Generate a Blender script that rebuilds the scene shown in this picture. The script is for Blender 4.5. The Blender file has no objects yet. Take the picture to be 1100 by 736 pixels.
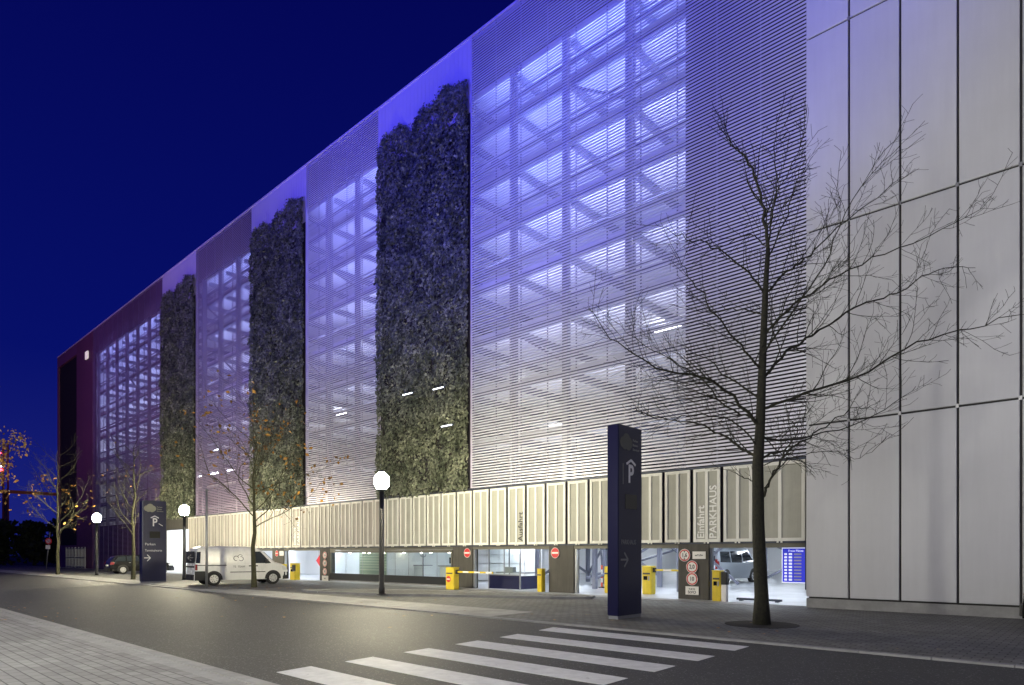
import bpy, math, random
from mathutils import Vector, Matrix, noise
R = math.radians
rnd = random.Random(7)
scn = bpy.context.scene
col = scn.collection
# ------------------------------------------------------------ camera model (surveyed from the photograph)
EYE = 1.6; F = 700.0; CX = 550.0; HY = 595.0
LEN = math.hypot(760, F)
FW = Vector((-F/LEN, 760/LEN, 0)); RT = Vector((760/LEN, F/LEN, 0))
def G(px, py, z=0.0):
    """world point on the level z seen at photo pixel (1100 px wide)"""
    s = (EYE-z)/(py-HY); v = (FW*F+RT*(px-CX))*s
    return Vector((v.x, v.y, z))
def W(px, D):
    """world x on the vertical plane y=D"""
    v = FW*F+RT*(px-CX); return v.x*D/v.y
def Z(px, py, D):
    v = FW*F+RT*(px-CX); return EYE+(HY-py)*D/v.y
FILL_PW = 34.0
D = 20.9            # street facade
TOP = 25.4
# ------------------------------------------------------------ materials
M = {}
def mat(name, c, rough=0.6, metal=0.0, var=0.0, vscale=3.0, bump=0.0, bscale=40.0, emit=None, estr=0.0, spec=None, island=0.0, c2=None, orand=0.0, streak=0.0):
    m = bpy.data.materials.new(name); m.use_nodes = True
    nt = m.node_tree; n = nt.nodes; b = n['Principled BSDF']
    b.inputs['Base Color'].default_value = (*c, 1); b.inputs['Roughness'].default_value = rough
    b.inputs['Metallic'].default_value = metal
    if spec is not None: b.inputs['Specular IOR Level'].default_value = spec
    tc = None
    if var or bump or c2:
        tc = n.new('ShaderNodeTexCoord')
    if var or c2:
        nz = n.new('ShaderNodeTexNoise'); nz.inputs['Scale'].default_value = vscale; nz.inputs['Detail'].default_value = 6; nz.inputs['Roughness'].default_value = .65
        nt.links.new(tc.outputs['Object'], nz.inputs['Vector'])
        rp = n.new('ShaderNodeValToRGB'); rp.color_ramp.elements[0].position = .3; rp.color_ramp.elements[1].position = .7
        a = c if c2 else tuple(x*(1-var) for x in c); bb = c2 if c2 else tuple(min(1, x*(1+var)) for x in c)
        rp.color_ramp.elements[0].color = (*a, 1); rp.color_ramp.elements[1].color = (*bb, 1)
        nt.links.new(nz.outputs['Fac'], rp.inputs['Fac']); nt.links.new(rp.outputs['Color'], b.inputs['Base Color'])
        mr = n.new('ShaderNodeMapRange'); mr.inputs['To Min'].default_value = max(0, rough-.08); mr.inputs['To Max'].default_value = min(1, rough+.08)
        nt.links.new(nz.outputs['Fac'], mr.inputs['Value']); nt.links.new(mr.outputs['Result'], b.inputs['Roughness'])
    if island:
        g = n.new('ShaderNodeNewGeometry'); hv = n.new('ShaderNodeHueSaturation')
        mr = n.new('ShaderNodeMapRange'); mr.inputs['To Min'].default_value = 1-island; mr.inputs['To Max'].default_value = 1+island
        nt.links.new(g.outputs['Random Per Island'], mr.inputs['Value']); nt.links.new(mr.outputs['Result'], hv.inputs['Value'])
        src = b.inputs['Base Color'].links[0].from_socket if b.inputs['Base Color'].is_linked else None
        if src: nt.links.new(src, hv.inputs['Color'])
        else: hv.inputs['Color'].default_value = (*c, 1)
        nt.links.new(hv.outputs['Color'], b.inputs['Base Color'])
    def cur():
        return b.inputs['Base Color'].links[0].from_socket if b.inputs['Base Color'].is_linked else None
    if streak:
        st = n.new('ShaderNodeTexNoise'); mpp = n.new('ShaderNodeMapping'); mpp.inputs['Scale'].default_value = (5, 5, .35)
        st.inputs['Scale'].default_value = 1.3; st.inputs['Detail'].default_value = 7; st.inputs['Roughness'].default_value = .7
        if tc is None: tc = n.new('ShaderNodeTexCoord')
        nt.links.new(tc.outputs['Object'], mpp.inputs['Vector']); nt.links.new(mpp.outputs[0], st.inputs['Vector'])
        r3 = n.new('ShaderNodeMapRange'); r3.inputs['From Min'].default_value = .35; r3.inputs['From Max'].default_value = .7; r3.inputs['To Min'].default_value = 1.0; r3.inputs['To Max'].default_value = 1-streak
        nt.links.new(st.outputs['Fac'], r3.inputs['Value'])
        mm = n.new('ShaderNodeMix'); mm.data_type = 'RGBA'; mm.blend_type = 'MULTIPLY'; mm.inputs[0].default_value = 1
        sc_ = cur()
        if sc_: nt.links.new(sc_, mm.inputs[6])
        else: mm.inputs[6].default_value = (*c, 1)
        nt.links.new(r3.outputs[0], mm.inputs[7]); nt.links.new(mm.outputs[2], b.inputs['Base Color'])
    if orand:
        oi = n.new('ShaderNodeObjectInfo'); hv = n.new('ShaderNodeHueSaturation'); mr = n.new('ShaderNodeMapRange')
        mr.inputs['To Min'].default_value = 1-orand; mr.inputs['To Max'].default_value = 1+orand
        nt.links.new(oi.outputs['Random'], mr.inputs['Value']); nt.links.new(mr.outputs[0], hv.inputs['Value'])
        sc_ = cur()
        if sc_: nt.links.new(sc_, hv.inputs['Color'])
        else: hv.inputs['Color'].default_value = (*c, 1)
        nt.links.new(hv.outputs[0], b.inputs['Base Color'])
    if bump:
        nb = n.new('ShaderNodeTexNoise'); nb.inputs['Scale'].default_value = bscale; nb.inputs['Detail'].default_value = 5
        nt.links.new(tc.outputs['Object'], nb.inputs['Vector'])
        bp = n.new('ShaderNodeBump'); bp.inputs['Strength'].default_value = bump; bp.inputs['Distance'].default_value = .02
        nt.links.new(nb.outputs['Fac'], bp.inputs['Height']); nt.links.new(bp.outputs['Normal'], b.inputs['Normal'])
    if emit:
        b.inputs['Emission Color'].default_value = (*emit, 1); b.inputs['Emission Strength'].default_value = estr
    M[name] = m; return m
def glass(name, tint, rough=0.03, alpha=0.75):
    """thin pane: mostly clear with a reflective coat"""
    m = bpy.data.materials.new(name); m.use_nodes = True; nt = m.node_tree; n = nt.nodes; n.clear()
    o = n.new('ShaderNodeOutputMaterial'); mx = n.new('ShaderNodeMixShader'); t = n.new('ShaderNodeBsdfTransparent'); g = n.new('ShaderNodeBsdfGlossy')
    t.inputs['Color'].default_value = (*tint, 1); g.inputs['Roughness'].default_value = rough; g.inputs['Color'].default_value = (.9, .95, 1, 1)
    fr = n.new('ShaderNodeFresnel'); fr.inputs['IOR'].default_value = 1.5
    nt.links.new(fr.outputs[0], mx.inputs[0]); nt.links.new(t.outputs[0], mx.inputs[1]); nt.links.new(g.outputs[0], mx.inputs[2]); nt.links.new(mx.outputs[0], o.inputs[0])
    M[name] = m; return m
def paver(name, ca, cb, mortar, bw, bh, msize=.006, rough=.75, rot=0.0, stain=.35):
    m = bpy.data.materials.new(name); m.use_nodes = True; nt = m.node_tree; n = nt.nodes; b = n['Principled BSDF']
    tc = n.new('ShaderNodeTexCoord'); mp = n.new('ShaderNodeMapping'); mp.inputs['Rotation'].default_value = (0, 0, rot)
    nt.links.new(tc.outputs['Object'], mp.inputs['Vector'])
    br = n.new('ShaderNodeTexBrick'); br.inputs['Scale'].default_value = 1.0
    br.inputs['Color1'].default_value = (*ca, 1); br.inputs['Color2'].default_value = (*cb, 1); br.inputs['Mortar'].default_value = (*mortar, 1)
    br.inputs['Mortar Size'].default_value = msize; br.inputs['Brick Width'].default_value = bw; br.inputs['Row Height'].default_value = bh
    br.inputs['Mortar Smooth'].default_value = .2
    nt.links.new(mp.outputs[0], br.inputs['Vector'])
    nz = n.new('ShaderNodeTexNoise'); nz.inputs['Scale'].default_value = .6; nz.inputs['Detail'].default_value = 8; nz.inputs['Roughness'].default_value = .7
    nt.links.new(tc.outputs['Object'], nz.inputs['Vector'])
    mr = n.new('ShaderNodeMapRange'); mr.inputs['From Min'].default_value = .3; mr.inputs['From Max'].default_value = .7; mr.inputs['To Min'].default_value = 1-stain; mr.inputs['To Max'].default_value = 1.1
    nt.links.new(nz.outputs['Fac'], mr.inputs['Value'])
    mx = n.new('ShaderNodeMix'); mx.data_type = 'RGBA'; mx.blend_type = 'MULTIPLY'; mx.inputs[0].default_value = 1
    nt.links.new(br.outputs['Color'], mx.inputs[6]); nt.links.new(mr.outputs['Result'], mx.inputs[7]); nt.links.new(mx.outputs[2], b.inputs['Base Color'])
    bp = n.new('ShaderNodeBump'); bp.inputs['Strength'].default_value = .5; bp.inputs['Distance'].default_value = .01; bp.invert = True
    nt.links.new(br.outputs['Fac'], bp.inputs['Height']); nt.links.new(bp.outputs['Normal'], b.inputs['Normal'])
    b.inputs['Roughness'].default_value = rough
    M[name] = m; return m
def asphalt(name, base, spk):
    m = bpy.data.materials.new(name); m.use_nodes = True; nt = m.node_tree; n = nt.nodes; b = n['Principled BSDF']
    tc = n.new('ShaderNodeTexCoord')
    big = n.new('ShaderNodeTexNoise'); big.inputs['Scale'].default_value = .35; big.inputs['Detail'].default_value = 8; big.inputs['Roughness'].default_value = .7
    fine = n.new('ShaderNodeTexVoronoi'); fine.inputs['Scale'].default_value = 55
    gr = n.new('ShaderNodeTexNoise'); gr.inputs['Scale'].default_value = 90; gr.inputs['Detail'].default_value = 3
    for q in (big, fine, gr): nt.links.new(tc.outputs['Object'], q.inputs['Vector'])
    r1 = n.new('ShaderNodeValToRGB'); r1.color_ramp.elements[0].position = .3; r1.color_ramp.elements[1].position = .72
    r1.color_ramp.elements[0].color = (*[x*.55 for x in base], 1); r1.color_ramp.elements[1].color = (*[x*1.6 for x in base], 1)
    nt.links.new(big.outputs['Fac'], r1.inputs['Fac'])
    r2 = n.new('ShaderNodeMapRange'); r2.inputs['From Min'].default_value = .93; r2.inputs['From Max'].default_value = .97
    sx = n.new('ShaderNodeSeparateColor'); nt.links.new(fine.outputs['Color'], sx.inputs[0]); nt.links.new(sx.outputs[0], r2.inputs['Value'])
    mx = n.new('ShaderNodeMix'); mx.data_type = 'RGBA'
    nt.links.new(r2.outputs['Result'], mx.inputs[0]); nt.links.new(r1.outputs['Color'], mx.inputs[6]); mx.inputs[7].default_value = (*spk, 1)
    nt.links.new(mx.outputs[2], b.inputs['Base Color'])
    bp = n.new('ShaderNodeBump'); bp.inputs['Strength'].default_value = .6; bp.inputs['Distance'].default_value = .01
    nt.links.new(gr.outputs['Fac'], bp.inputs['Height']); nt.links.new(bp.outputs['Normal'], b.inputs['Normal'])
    mr = n.new('ShaderNodeMapRange'); mr.inputs['To Min'].default_value = .5; mr.inputs['To Max'].default_value = .8
    nt.links.new(big.outputs['Fac'], mr.inputs['Value']); nt.links.new(mr.outputs['Result'], b.inputs['Roughness'])
    M[name] = m; return m
asphalt('asphalt', (.028, .028, .028), (.16, .16, .155))
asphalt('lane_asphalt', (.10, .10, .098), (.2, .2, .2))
paver('near_pavers', (.31, .31, .30), (.23, .23, .225), (.09, .09, .088), .30, .15, .009, stain=.35)
paver('far_pavers', (.22, .22, .205), (.15, .15, .14), (.06, .06, .055), .24, .16, .012, stain=.45)
paver('edge_pavers', (.42, .42, .40), (.34, .34, .32), (.14, .14, .13), .5, .4, .008)
mat('soil', (.02, .018, .014), .95, var=.4, vscale=9, bump=.8)
mat('field', (.02, .025, .015), .95, var=.4, vscale=.5)
mat('kerbstone', (.3, .3, .29), .8, var=.2, vscale=2.5, bump=.3)
mat('road_paint', (.82, .82, .80), .6, c2=(.62, .62, .60), vscale=5, bump=.3, bscale=80)
def worn_paint():
    m = M['road_paint']; nt = m.node_tree; n = nt.nodes; b = n['Principled BSDF']; tc = n.new('ShaderNodeTexCoord')
    a1 = n.new('ShaderNodeTexNoise'); a1.inputs['Scale'].default_value = 3.5; a1.inputs['Detail'].default_value = 12; a1.inputs['Roughness'].default_value = .8
    nt.links.new(tc.outputs['Object'], a1.inputs['Vector'])
    r = n.new('ShaderNodeMapRange'); r.inputs['From Min'].default_value = .60; r.inputs['From Max'].default_value = .68
    nt.links.new(a1.outputs['Fac'], r.inputs['Value'])
    mx = n.new('ShaderNodeMix'); mx.data_type = 'RGBA'; nt.links.new(r.outputs[0], mx.inputs[0])
    nt.links.new(b.inputs['Base Color'].links[0].from_socket, mx.inputs[6]); mx.inputs[7].default_value = (.07, .07, .07, 1)
    nt.links.new(mx.outputs[2], b.inputs['Base Color'])
worn_paint()
mat('patch_asphalt', (.020, .020, .021), .8, var=.25, vscale=3, bump=.6, bscale=70)
mat('cast_iron', (.03, .03, .03), .5, .5, bump=.4, bscale=30)
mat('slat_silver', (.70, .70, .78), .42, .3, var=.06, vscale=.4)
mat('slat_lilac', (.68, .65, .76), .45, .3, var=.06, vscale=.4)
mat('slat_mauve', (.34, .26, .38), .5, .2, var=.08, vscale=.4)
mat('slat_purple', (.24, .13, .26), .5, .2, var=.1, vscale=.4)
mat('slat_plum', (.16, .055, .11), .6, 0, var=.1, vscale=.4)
mat('lilac_sheet', (.62, .56, .74), .5, .1, var=.04, vscale=.4)
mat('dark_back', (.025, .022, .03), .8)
mat('black_slat', (.012, .010, .010), .8)
mat('white_cladding', (.57, .575, .58), .55, 0, var=.05, vscale=.35, orand=.04, streak=.05)
mat('joint_dark', (.03, .03, .028), .8)
mat('bracket', (.35, .35, .34), .4, .5)
mat('deck_white', (.72, .73, .76), .7, var=.05, vscale=.6)
mat('steel_frame', (.17, .18, .24), .5, .2)
mat('steel_dark', (.06, .07, .10), .5, .3)
mat('inner_wall', (.78, .79, .8), .7, var=.04, vscale=.5)
mat('floor_epoxy', (.42, .44, .47), .35, var=.2, vscale=.7, c2=(.3, .31, .33))
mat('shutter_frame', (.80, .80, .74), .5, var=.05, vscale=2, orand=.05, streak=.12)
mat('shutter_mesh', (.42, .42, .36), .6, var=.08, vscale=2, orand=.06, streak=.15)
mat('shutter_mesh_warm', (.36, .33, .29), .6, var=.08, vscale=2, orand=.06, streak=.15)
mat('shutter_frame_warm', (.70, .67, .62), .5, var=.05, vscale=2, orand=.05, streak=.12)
mat('lettering_white', (.85, .85, .82), .5)
mat('lettering_dark', (.05, .05, .05), .5)
mat('pier', (.085, .08, .07), .75, var=.15, vscale=1.5, bump=.15, streak=.3)
mat('lintel', (.14, .135, .11), .6, .2, var=.1)
mat('tube', (.9, .9, .9), .5, emit=(.86, .9, 1), estr=28)
mat('tube_low', (.9, .9, .9), .5, emit=(.85, .92, 1), estr=44)
mat('tube_dim', (.9, .9, .9), .5, emit=(.9, .95, 1), estr=3)
mat('down', (.9, .9, .9), .5, emit=(1, .93, .75), estr=25)
mat('sign_glow', (.9, .9, .9), .5, emit=(1, .85, .75), estr=.5)
mat('lamp_glass', (.9, .9, .8), .3, emit=(1, .91, .64), estr=780)
mat('lamp_near', (.9, .9, .9), .3, emit=(1, .97, .86), estr=720)
mat('pole', (.045, .045, .045), .45, .4, var=.1)
mat('galv', (.32, .33, .34), .45, .6, var=.12, vscale=8)
mat('navy', (.007, .009, .05), .36, .1, var=.1, vscale=1.2)
mat('navy_side', (.007, .007, .05), .28, .2)
mat('display', (.006, .006, .007), .15)
mat('pale_print', (.8, .8, .82), .5)
mat('faint_print', (.22, .225, .24), .5)
mat('cloud_print', (.33, .33, .24), .5)
mat('cloud_grey', (.09, .095, .09), .5)
mat('yellow', (.74, .56, .03), .45, var=.1, vscale=5, streak=.2)
mat('red', (.6, .03, .03), .45)
mat('sign_red', (.62, .04, .04), .4)
mat('sign_white', (.8, .78, .74), .45)
mat('cone_red', (.75, .12, .06), .5)
mat('board_blue', (.02, .03, .5), .4, emit=(.01, .02, .6), estr=.55)
mat('board_white', (.8, .8, .85), .4, emit=(.7, .75, 1), estr=.7)
mat('green_sign', (.02, .22, .08), .4, emit=(.02, .3, .1), estr=.3)
mat('blind', (.42, .46, .34), .7)
mat('shop_white', (.75, .77, .76), .6)
mat('shop_green', (.28, .34, .26), .7)
mat('shop_dark', (.02, .022, .025), .35)
mat('van_white', (.86, .86, .83), .28, var=.03, vscale=2, streak=.10)
mat('van_grey', (.34, .38, .43), .3, .4)
mat('car_black', (.012, .012, .013), .18, .2)
mat('plastic_black', (.02, .02, .02), .6)
mat('tyre', (.02, .02, .02), .85)
mat('rim', (.6, .6, .6), .35, .6)
mat('car_glass', (.02, .025, .03), .05, spec=.8)
mat('tail_red', (.18, .006, .006), .2, emit=(.5, .02, .01), estr=.05)
mat('head_clear', (.7, .7, .7), .1)
mat('plate', (.75, .75, .7), .5)
mat('stripe_grey', (.4, .42, .45), .4)
mat('bark', (.012, .011, .008), .9, c2=(.034, .034, .018), vscale=14, bump=1.0, bscale=30)
mat('bark_green', (.03, .032, .014), .9, c2=(.065, .06, .03), vscale=9, bump=.8, bscale=30)
mat('leaf_gold', (.22, .085, .012), .6, island=.6, c2=(.32, .19, .03), vscale=3)
mat('ivy_leaf', (.04, .052, .03), .5, island=.75, c2=(.23, .245, .17), vscale=1.0)
mat('ivy_stem', (.05, .04, .03), .9)
mat('dark_leaf', (.012, .018, .008), .8, island=.5)
mat('mast_red', (.25, .03, .02), .6)  # red glow on the lattice put into its base colour
mat('beacon_red', (.5, 0, 0), .5, emit=(1, .03, .05), estr=14)
mat('beacon_white', (.9, .9, .9), .5, emit=(1, .8, .95), estr=16)
mat('bridge', (.2, .07, .03), .7, emit=(1, .22, .05), estr=.02)  # orange lamplight on the beam put into its colour and a faint glow
mat('roof', (.1, .1, .11), .8)
glass('clear_glass', (.82, .88, .86))
# ------------------------------------------------------------ mesh helper
class MB:
    def __init__(s): s.v = []; s.f = []; s.m = []; s.sm = []
    def add(s, vs, fs, mi=0, sm=False):
        o = len(s.v); s.v += [tuple(x) for x in vs]
        for f in fs: s.f.append(tuple(i+o for i in f)); s.m.append(mi); s.sm.append(sm)
    def box(s, x0, x1, y0, y1, z0, z1, mi=0, bev=0):
        if x0 > x1: x0, x1 = x1, x0
        if y0 > y1: y0, y1 = y1, y0
        if bev:
            b = min(bev, (x1-x0)*.45, (y1-y0)*.45)
            pl = [(x0+b, y0), (x1-b, y0), (x1, y0+b), (x1, y1-b), (x1-b, y1), (x0+b, y1), (x0, y1-b), (x0, y0+b)]
            return s.prism(pl, z0, z1, mi, top=b*.6)
        s.add([(x0, y0, z0), (x1, y0, z0), (x1, y1, z0), (x0, y1, z0), (x0, y0, z1), (x1, y0, z1), (x1, y1, z1), (x0, y1, z1)],
              [(0, 3, 2, 1), (4, 5, 6, 7), (0, 1, 5, 4), (1, 2, 6, 5), (2, 3, 7, 6), (3, 0, 4, 7)], mi)
        return s
    def prism(s, pl, z0, z1, mi=0, top=0):
        n = len(pl); cx = sum(p[0] for p in pl)/n; cy = sum(p[1] for p in pl)/n
        vs = [(p[0], p[1], z0) for p in pl]+[(p[0], p[1], z1-top) for p in pl]
        fs = [tuple(range(n-1, -1, -1))]+[(i, (i+1) % n, n+(i+1) % n, n+i) for i in range(n)]
        if top:
            for p in pl:
                d = Vector((cx-p[0], cy-p[1])); l = d.length or 1; k = min(top/l, .4)
                vs.append((p[0]+d.x*k, p[1]+d.y*k, z1))
            fs += [(n+i, n+(i+1) % n, 2*n+(i+1) % n, 2*n+i) for i in range(n)]; fs.append(tuple(range(2*n, 3*n)))
        else: fs.append(tuple(range(n, 2*n)))
        s.add(vs, fs, mi); return s
    def tube(s, pts, rs, n=8, mi=0, cap=True, sm=True):
        pts = [Vector(p) for p in pts]
        if not isinstance(rs, (list, tuple)): rs = [rs]*len(pts)
        vs = []; fs = []; u = None
        for i, p in enumerate(pts):
            t = (pts[min(i+1, len(pts)-1)]-pts[max(i-1, 0)])
            if t.length < 1e-9: t = Vector((0, 0, 1))
            t.normalize()
            if u is None: u = t.orthogonal().normalized()
            else:
                u = u-t*u.dot(t)
                if u.length < 1e-6: u = t.orthogonal()
                u.normalize()
            w = t.cross(u)
            for k in range(n):
                a = 2*math.pi*k/n; vs.append(p+(u*math.cos(a)+w*math.sin(a))*rs[i])
        for i in range(len(pts)-1):
            for k in range(n):
                a = i*n+k; b = i*n+(k+1) % n; fs.append((a, b, b+n, a+n))
        s.add(vs, fs, mi, sm)
        if cap:
            o = len(s.v)-len(vs)
            s.f.append(tuple(o+k for k in range(n-1, -1, -1))); s.m.append(mi); s.sm.append(False)
            e = o+(len(pts)-1)*n
            s.f.append(tuple(e+k for k in range(n))); s.m.append(mi); s.sm.append(False)
        return s
    def bar(s, p, q, w, h, mi=0):
        p = Vector(p); q = Vector(q); t = (q-p).normalized(); up = Vector((0, 0, 1))
        if abs(t.z) > .98: up = Vector((0, 1, 0))
        a = t.cross(up).normalized(); b = a.cross(t)
        vs = []
        for c in (p, q):
            for (i, j) in ((-1, -1), (1, -1), (1, 1), (-1, 1)): vs.append(c+a*(i*w/2)+b*(j*h/2))
        s.add(vs, [(3, 2, 1, 0), (4, 5, 6, 7), (0, 1, 5, 4), (1, 2, 6, 5), (2, 3, 7, 6), (3, 0, 4, 7)], mi); return s
    def disc(s, c, n_, r, th, mi=0, seg=28):
        n_ = Vector(n_).normalized(); return s.tube([Vector(c)-n_*th/2, Vector(c)+n_*th/2], [r, r], seg, mi)
    def build(s, name, mats, parent=None, world=True):
        me = bpy.data.meshes.new(name)
        me.from_pydata(s.v, [], s.f)
        if isinstance(mats, str): mats = [mats]
        for m in mats: me.materials.append(M[m])
        me.polygons.foreach_set('material_index', s.m); me.polygons.foreach_set('use_smooth', s.sm)
        me.update()
        o = bpy.data.objects.new(name, me); col.objects.link(o)
        if parent: attach(o, parent, world)
        return o
def base_of(o):
    v = Vector((0, 0, 0))
    p = o
    while p is not None:
        v += p.location; p = p.parent
    return v
def attach(o, parent, world=True):
    o.parent = parent
    if world:                                  # mesh is in world coordinates: bring it to the thing's own frame
        root = parent
        while root.parent: root = root.parent
        if parent is root: o.location = -root.location
def tag(o, label=None, cat=None, group=None, kind=None):
    if label: o['label'] = label
    if cat: o['category'] = cat
    if group: o['group'] = group
    if kind: o['kind'] = kind
    return o
def thing(name, label, cat, loc=(0, 0, 0), rz=0, group=None):
    o = bpy.data.objects.new(name, None); col.objects.link(o); o.empty_display_size = .3
    o.location = loc; o.rotation_euler = (0, 0, rz); return tag(o, label, cat, group)
def struct(name, mb, m):
    return tag(mb.build(name, m), kind='structure')
def kids(o): return [c for c in KID.get(o.name, [])]
def copy_tree(o, parent=None):
    c = o.copy(); col.objects.link(c)
    if parent: c.parent = parent
    for ch in list(o.children): copy_tree(ch, c)
    return c
def text(body, size, mtx, m, name='lettering', parent=None, local=False, ext=.004, align='CENTER', shear=0, bold=0, sx=1):
    cu = bpy.data.curves.new(name, 'FONT'); cu.body = body; cu.size = size; cu.extrude = ext; cu.align_x = align; cu.align_y = 'CENTER'
    cu.shear = shear; cu.offset = bold; cu.resolution_u = 3
    t = bpy.data.objects.new('tmp', cu); col.objects.link(t)
    dg = bpy.context.evaluated_depsgraph_get(); me = bpy.data.meshes.new_from_object(t.evaluated_get(dg))
    bpy.data.objects.remove(t); bpy.data.curves.remove(cu)
    me.transform(mtx @ Matrix.Diagonal((sx, 1, 1, 1))); me.materials.clear(); me.materials.append(M[m]); me.name = name
    o = bpy.data.objects.new(name, me); col.objects.link(o)
    if parent: attach(o, parent, not local)
    return o
FACE_S = Matrix(((1, 0, 0, 0), (0, 0, -1, 0), (0, 1, 0, 0), (0, 0, 0, 1)))       # text in the xz plane reading from -y
FACE_E = Matrix(((0, 0, 1, 0), (1, 0, 0, 0), (0, 1, 0, 0), (0, 0, 0, 1)))        # text in the yz plane reading from +x
def T(x, y, z): return Matrix.Translation((x, y, z))

# ============================================================ GROUND
KY0, KY1 = 3.86, 11.47
struct('ground', MB().box(-900, 500, -400, 900, -.6, -.03), 'field')
struct('road', MB().box(-420, 90, KY0, KY1+.02, -.2, 0), 'asphalt')
m = MB(); m.box(-420, 90, -60, KY0-.42, -.2, .03)
struct('near_pavement', m, 'near_pavers')
m = MB()
x = -160.0
while x < 30:
    m.box(x, x+.99, KY0-.20, KY0-.01, -.2, .035); m.box(x, x+.99, KY0-.41, KY0-.215, -.2, .028); x += 1.0
struct('near_kerb', m, 'kerbstone')
m = MB(); x = -160.0
while x < 30:
    m.box(x, x+.99, KY1+.03, KY1+.17, -.2, .035); x += 1.0
struct('far_kerb', m, 'kerbstone')
m = MB(); m.box(-160, -11.5, KY1+.18, KY1+1.9, -.2, .03)
struct('footway', m, 'edge_pavers')
m = MB(); m.box(-420, -11.5, KY1+1.91, 20.4, -.2, .028); m.box(-11.49, 90, KY1+.18, 20.4, -.2, .03)
struct('forecourt', m, 'far_pavers')
# service lane in front of the gates
def flat(name, pts, z, mt, th=.03):
    return struct(name, MB().prism([(p[0], p[1]) for p in pts], z-th, z), mt)
lane = [G(330, 634), G(420, 632.5), G(492, 634), G(600, 638), G(640, 640), G(640, 645), G(585, 643.5), G(470, 642), G(350, 640.5), G(300, 643), G(255, 637)]
flat('driveway', [(-47.5, 18.2), (-22.5, 19.4), (-12.2, 20.2), (-12.2, 18.6), (-16, 17.4), (-20, 15.0), (-24, 13.55), (-38, 13.5), (-47.5, 13.6)], .034, 'lane_asphalt')
flat('threshold', [(-60.5, 20.38), (-60.5, 19.6), (-8.0, 19.6), (-8.0, 20.38)], .036, 'kerbstone')
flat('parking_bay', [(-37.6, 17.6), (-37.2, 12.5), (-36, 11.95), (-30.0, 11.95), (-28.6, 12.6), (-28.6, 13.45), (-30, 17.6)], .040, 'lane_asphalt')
# raised kerbed island with the nearest lamp
isl = [(-24.6, 14.0), (-23.2, 13.9), (-20.2, 14.7), (-17.2, 16.3), (-14.4, 17.7), (-13.4, 18.5), (-13.6, 18.95), (-14.6, 19.0), (-17.6, 18.4), (-21, 17.2), (-24.2, 14.9)]
m = MB(); m.prism(isl, .0, .10, 0, top=.02)
struct('kerb_island', m, 'far_pavers')
m = MB(); cxi = sum(p[0] for p in isl)/len(isl); cyi = sum(p[1] for p in isl)/len(isl)
for i in range(len(isl)):
    a = Vector((*isl[i], 0)); b = Vector((*isl[(i+1) % len(isl)], 0)); t = (b-a).normalized(); nn = Vector((t.y, -t.x, 0))
    if nn.dot(a-Vector((cxi, cyi, 0))) < 0: nn = -nn
    a2 = a+nn*.06; b2 = b+nn*.06
    m.bar(a2+Vector((0, 0, .055)), b2+Vector((0, 0, .055)), .12, .13)
struct('island_kerb', m, 'kerbstone')
# crosswalk stripes: six bars along the street
m = MB()
tips = [((297, 722), (334, 715.6)), ((370.5, 710.5), (400.5, 705.5)), ((433.6, 700.6), (460.6, 696.2)), ((489, 692), (513, 688)), ((537, 684.4), (556, 681)), ((579, 677), (594, 673.8))]
rts = [None, None, (676.5, 728.6), (727, 715.5), (768.7, 705), (804, 695)]
ys0 = []
for k, (a, b) in enumerate(tips):
    A = G(*a, .004); B = G(*b, .004)
    ys0.append((A.x, A.y, B.x, B.y))
# (regularised: equal bars 0.5 m wide, 1.25 m apart)
for k in range(6):
    ax, ay, bx, by = ys0[k]
    y0 = ay; y1 = by
    xr = -3.35-.05*k
    if rts[k] is not None:
        q = G(*rts[k], .004); xr = q.x
    q0 = [(ax, y0), (xr-.0, y0), (xr-.02, y1), (bx, y1)]
    m.prism(q0, -.01, .004)
for pp in ys0: print('stripe', [round(v, 2) for v in pp])
struct('zebra_crossing', m, 'road_paint')
# tar seams on the road and a drain
m = MB()
for k in range(14):
    a = G(700, 655); 
seam = [G(4, 634), G(60, 632), G(110, 629)]
m.tube([(p.x, p.y, -.008) for p in seam], .016, 6)
m.tube([(-9.5+.6*i, 9.6+.1*math.sin(i*2.1), -.010) for i in range(5)], .014, 6)
struct('road_seam', m, 'asphalt')
# ============================================================ PARKING GARAGE
BX0, BX1 = -94.5, 26.0
gar = thing('parking_garage', 'huge louvred multi-storey parking garage lit blue and violet, with a beige shutter band', 'building', (-40, D, 0))
X5a, X5b = -21.77, -6.8; X5s = -11.05
X4a, X4b = -36.4, -28.97
X3a, X3b = -53.0, -43.6
X2a, X2b = -80.1, -60.1
PITCH = .12
def slats(name, x0, x1, z0, z1, mt, rails=True):
    m = MB(); z = z0
    while z+.071 <= z1+.001:
        m.box(x0, x1, D-.05, D-.036, z, z+.064); z += PITCH
    o = m.build(name, mt, gar)
    if rails:
        m = MB(); xs = x1-.05; k = 0
        while xs > x0:
            m.box(xs-.02, xs+.02, D-.014, D+.03, z0, z1); xs -= 1.485
        m.build('screen_rail', 'steel_frame', gar)
    return o
BZ = 4.62
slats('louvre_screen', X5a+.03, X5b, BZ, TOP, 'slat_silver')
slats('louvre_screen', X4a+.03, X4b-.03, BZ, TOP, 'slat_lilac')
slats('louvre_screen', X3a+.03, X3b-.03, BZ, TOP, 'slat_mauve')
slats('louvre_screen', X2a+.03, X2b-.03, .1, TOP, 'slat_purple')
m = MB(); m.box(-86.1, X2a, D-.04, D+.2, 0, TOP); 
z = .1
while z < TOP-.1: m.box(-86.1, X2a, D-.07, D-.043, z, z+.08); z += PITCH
m.build('plum_wall', 'slat_plum', gar)
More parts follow.
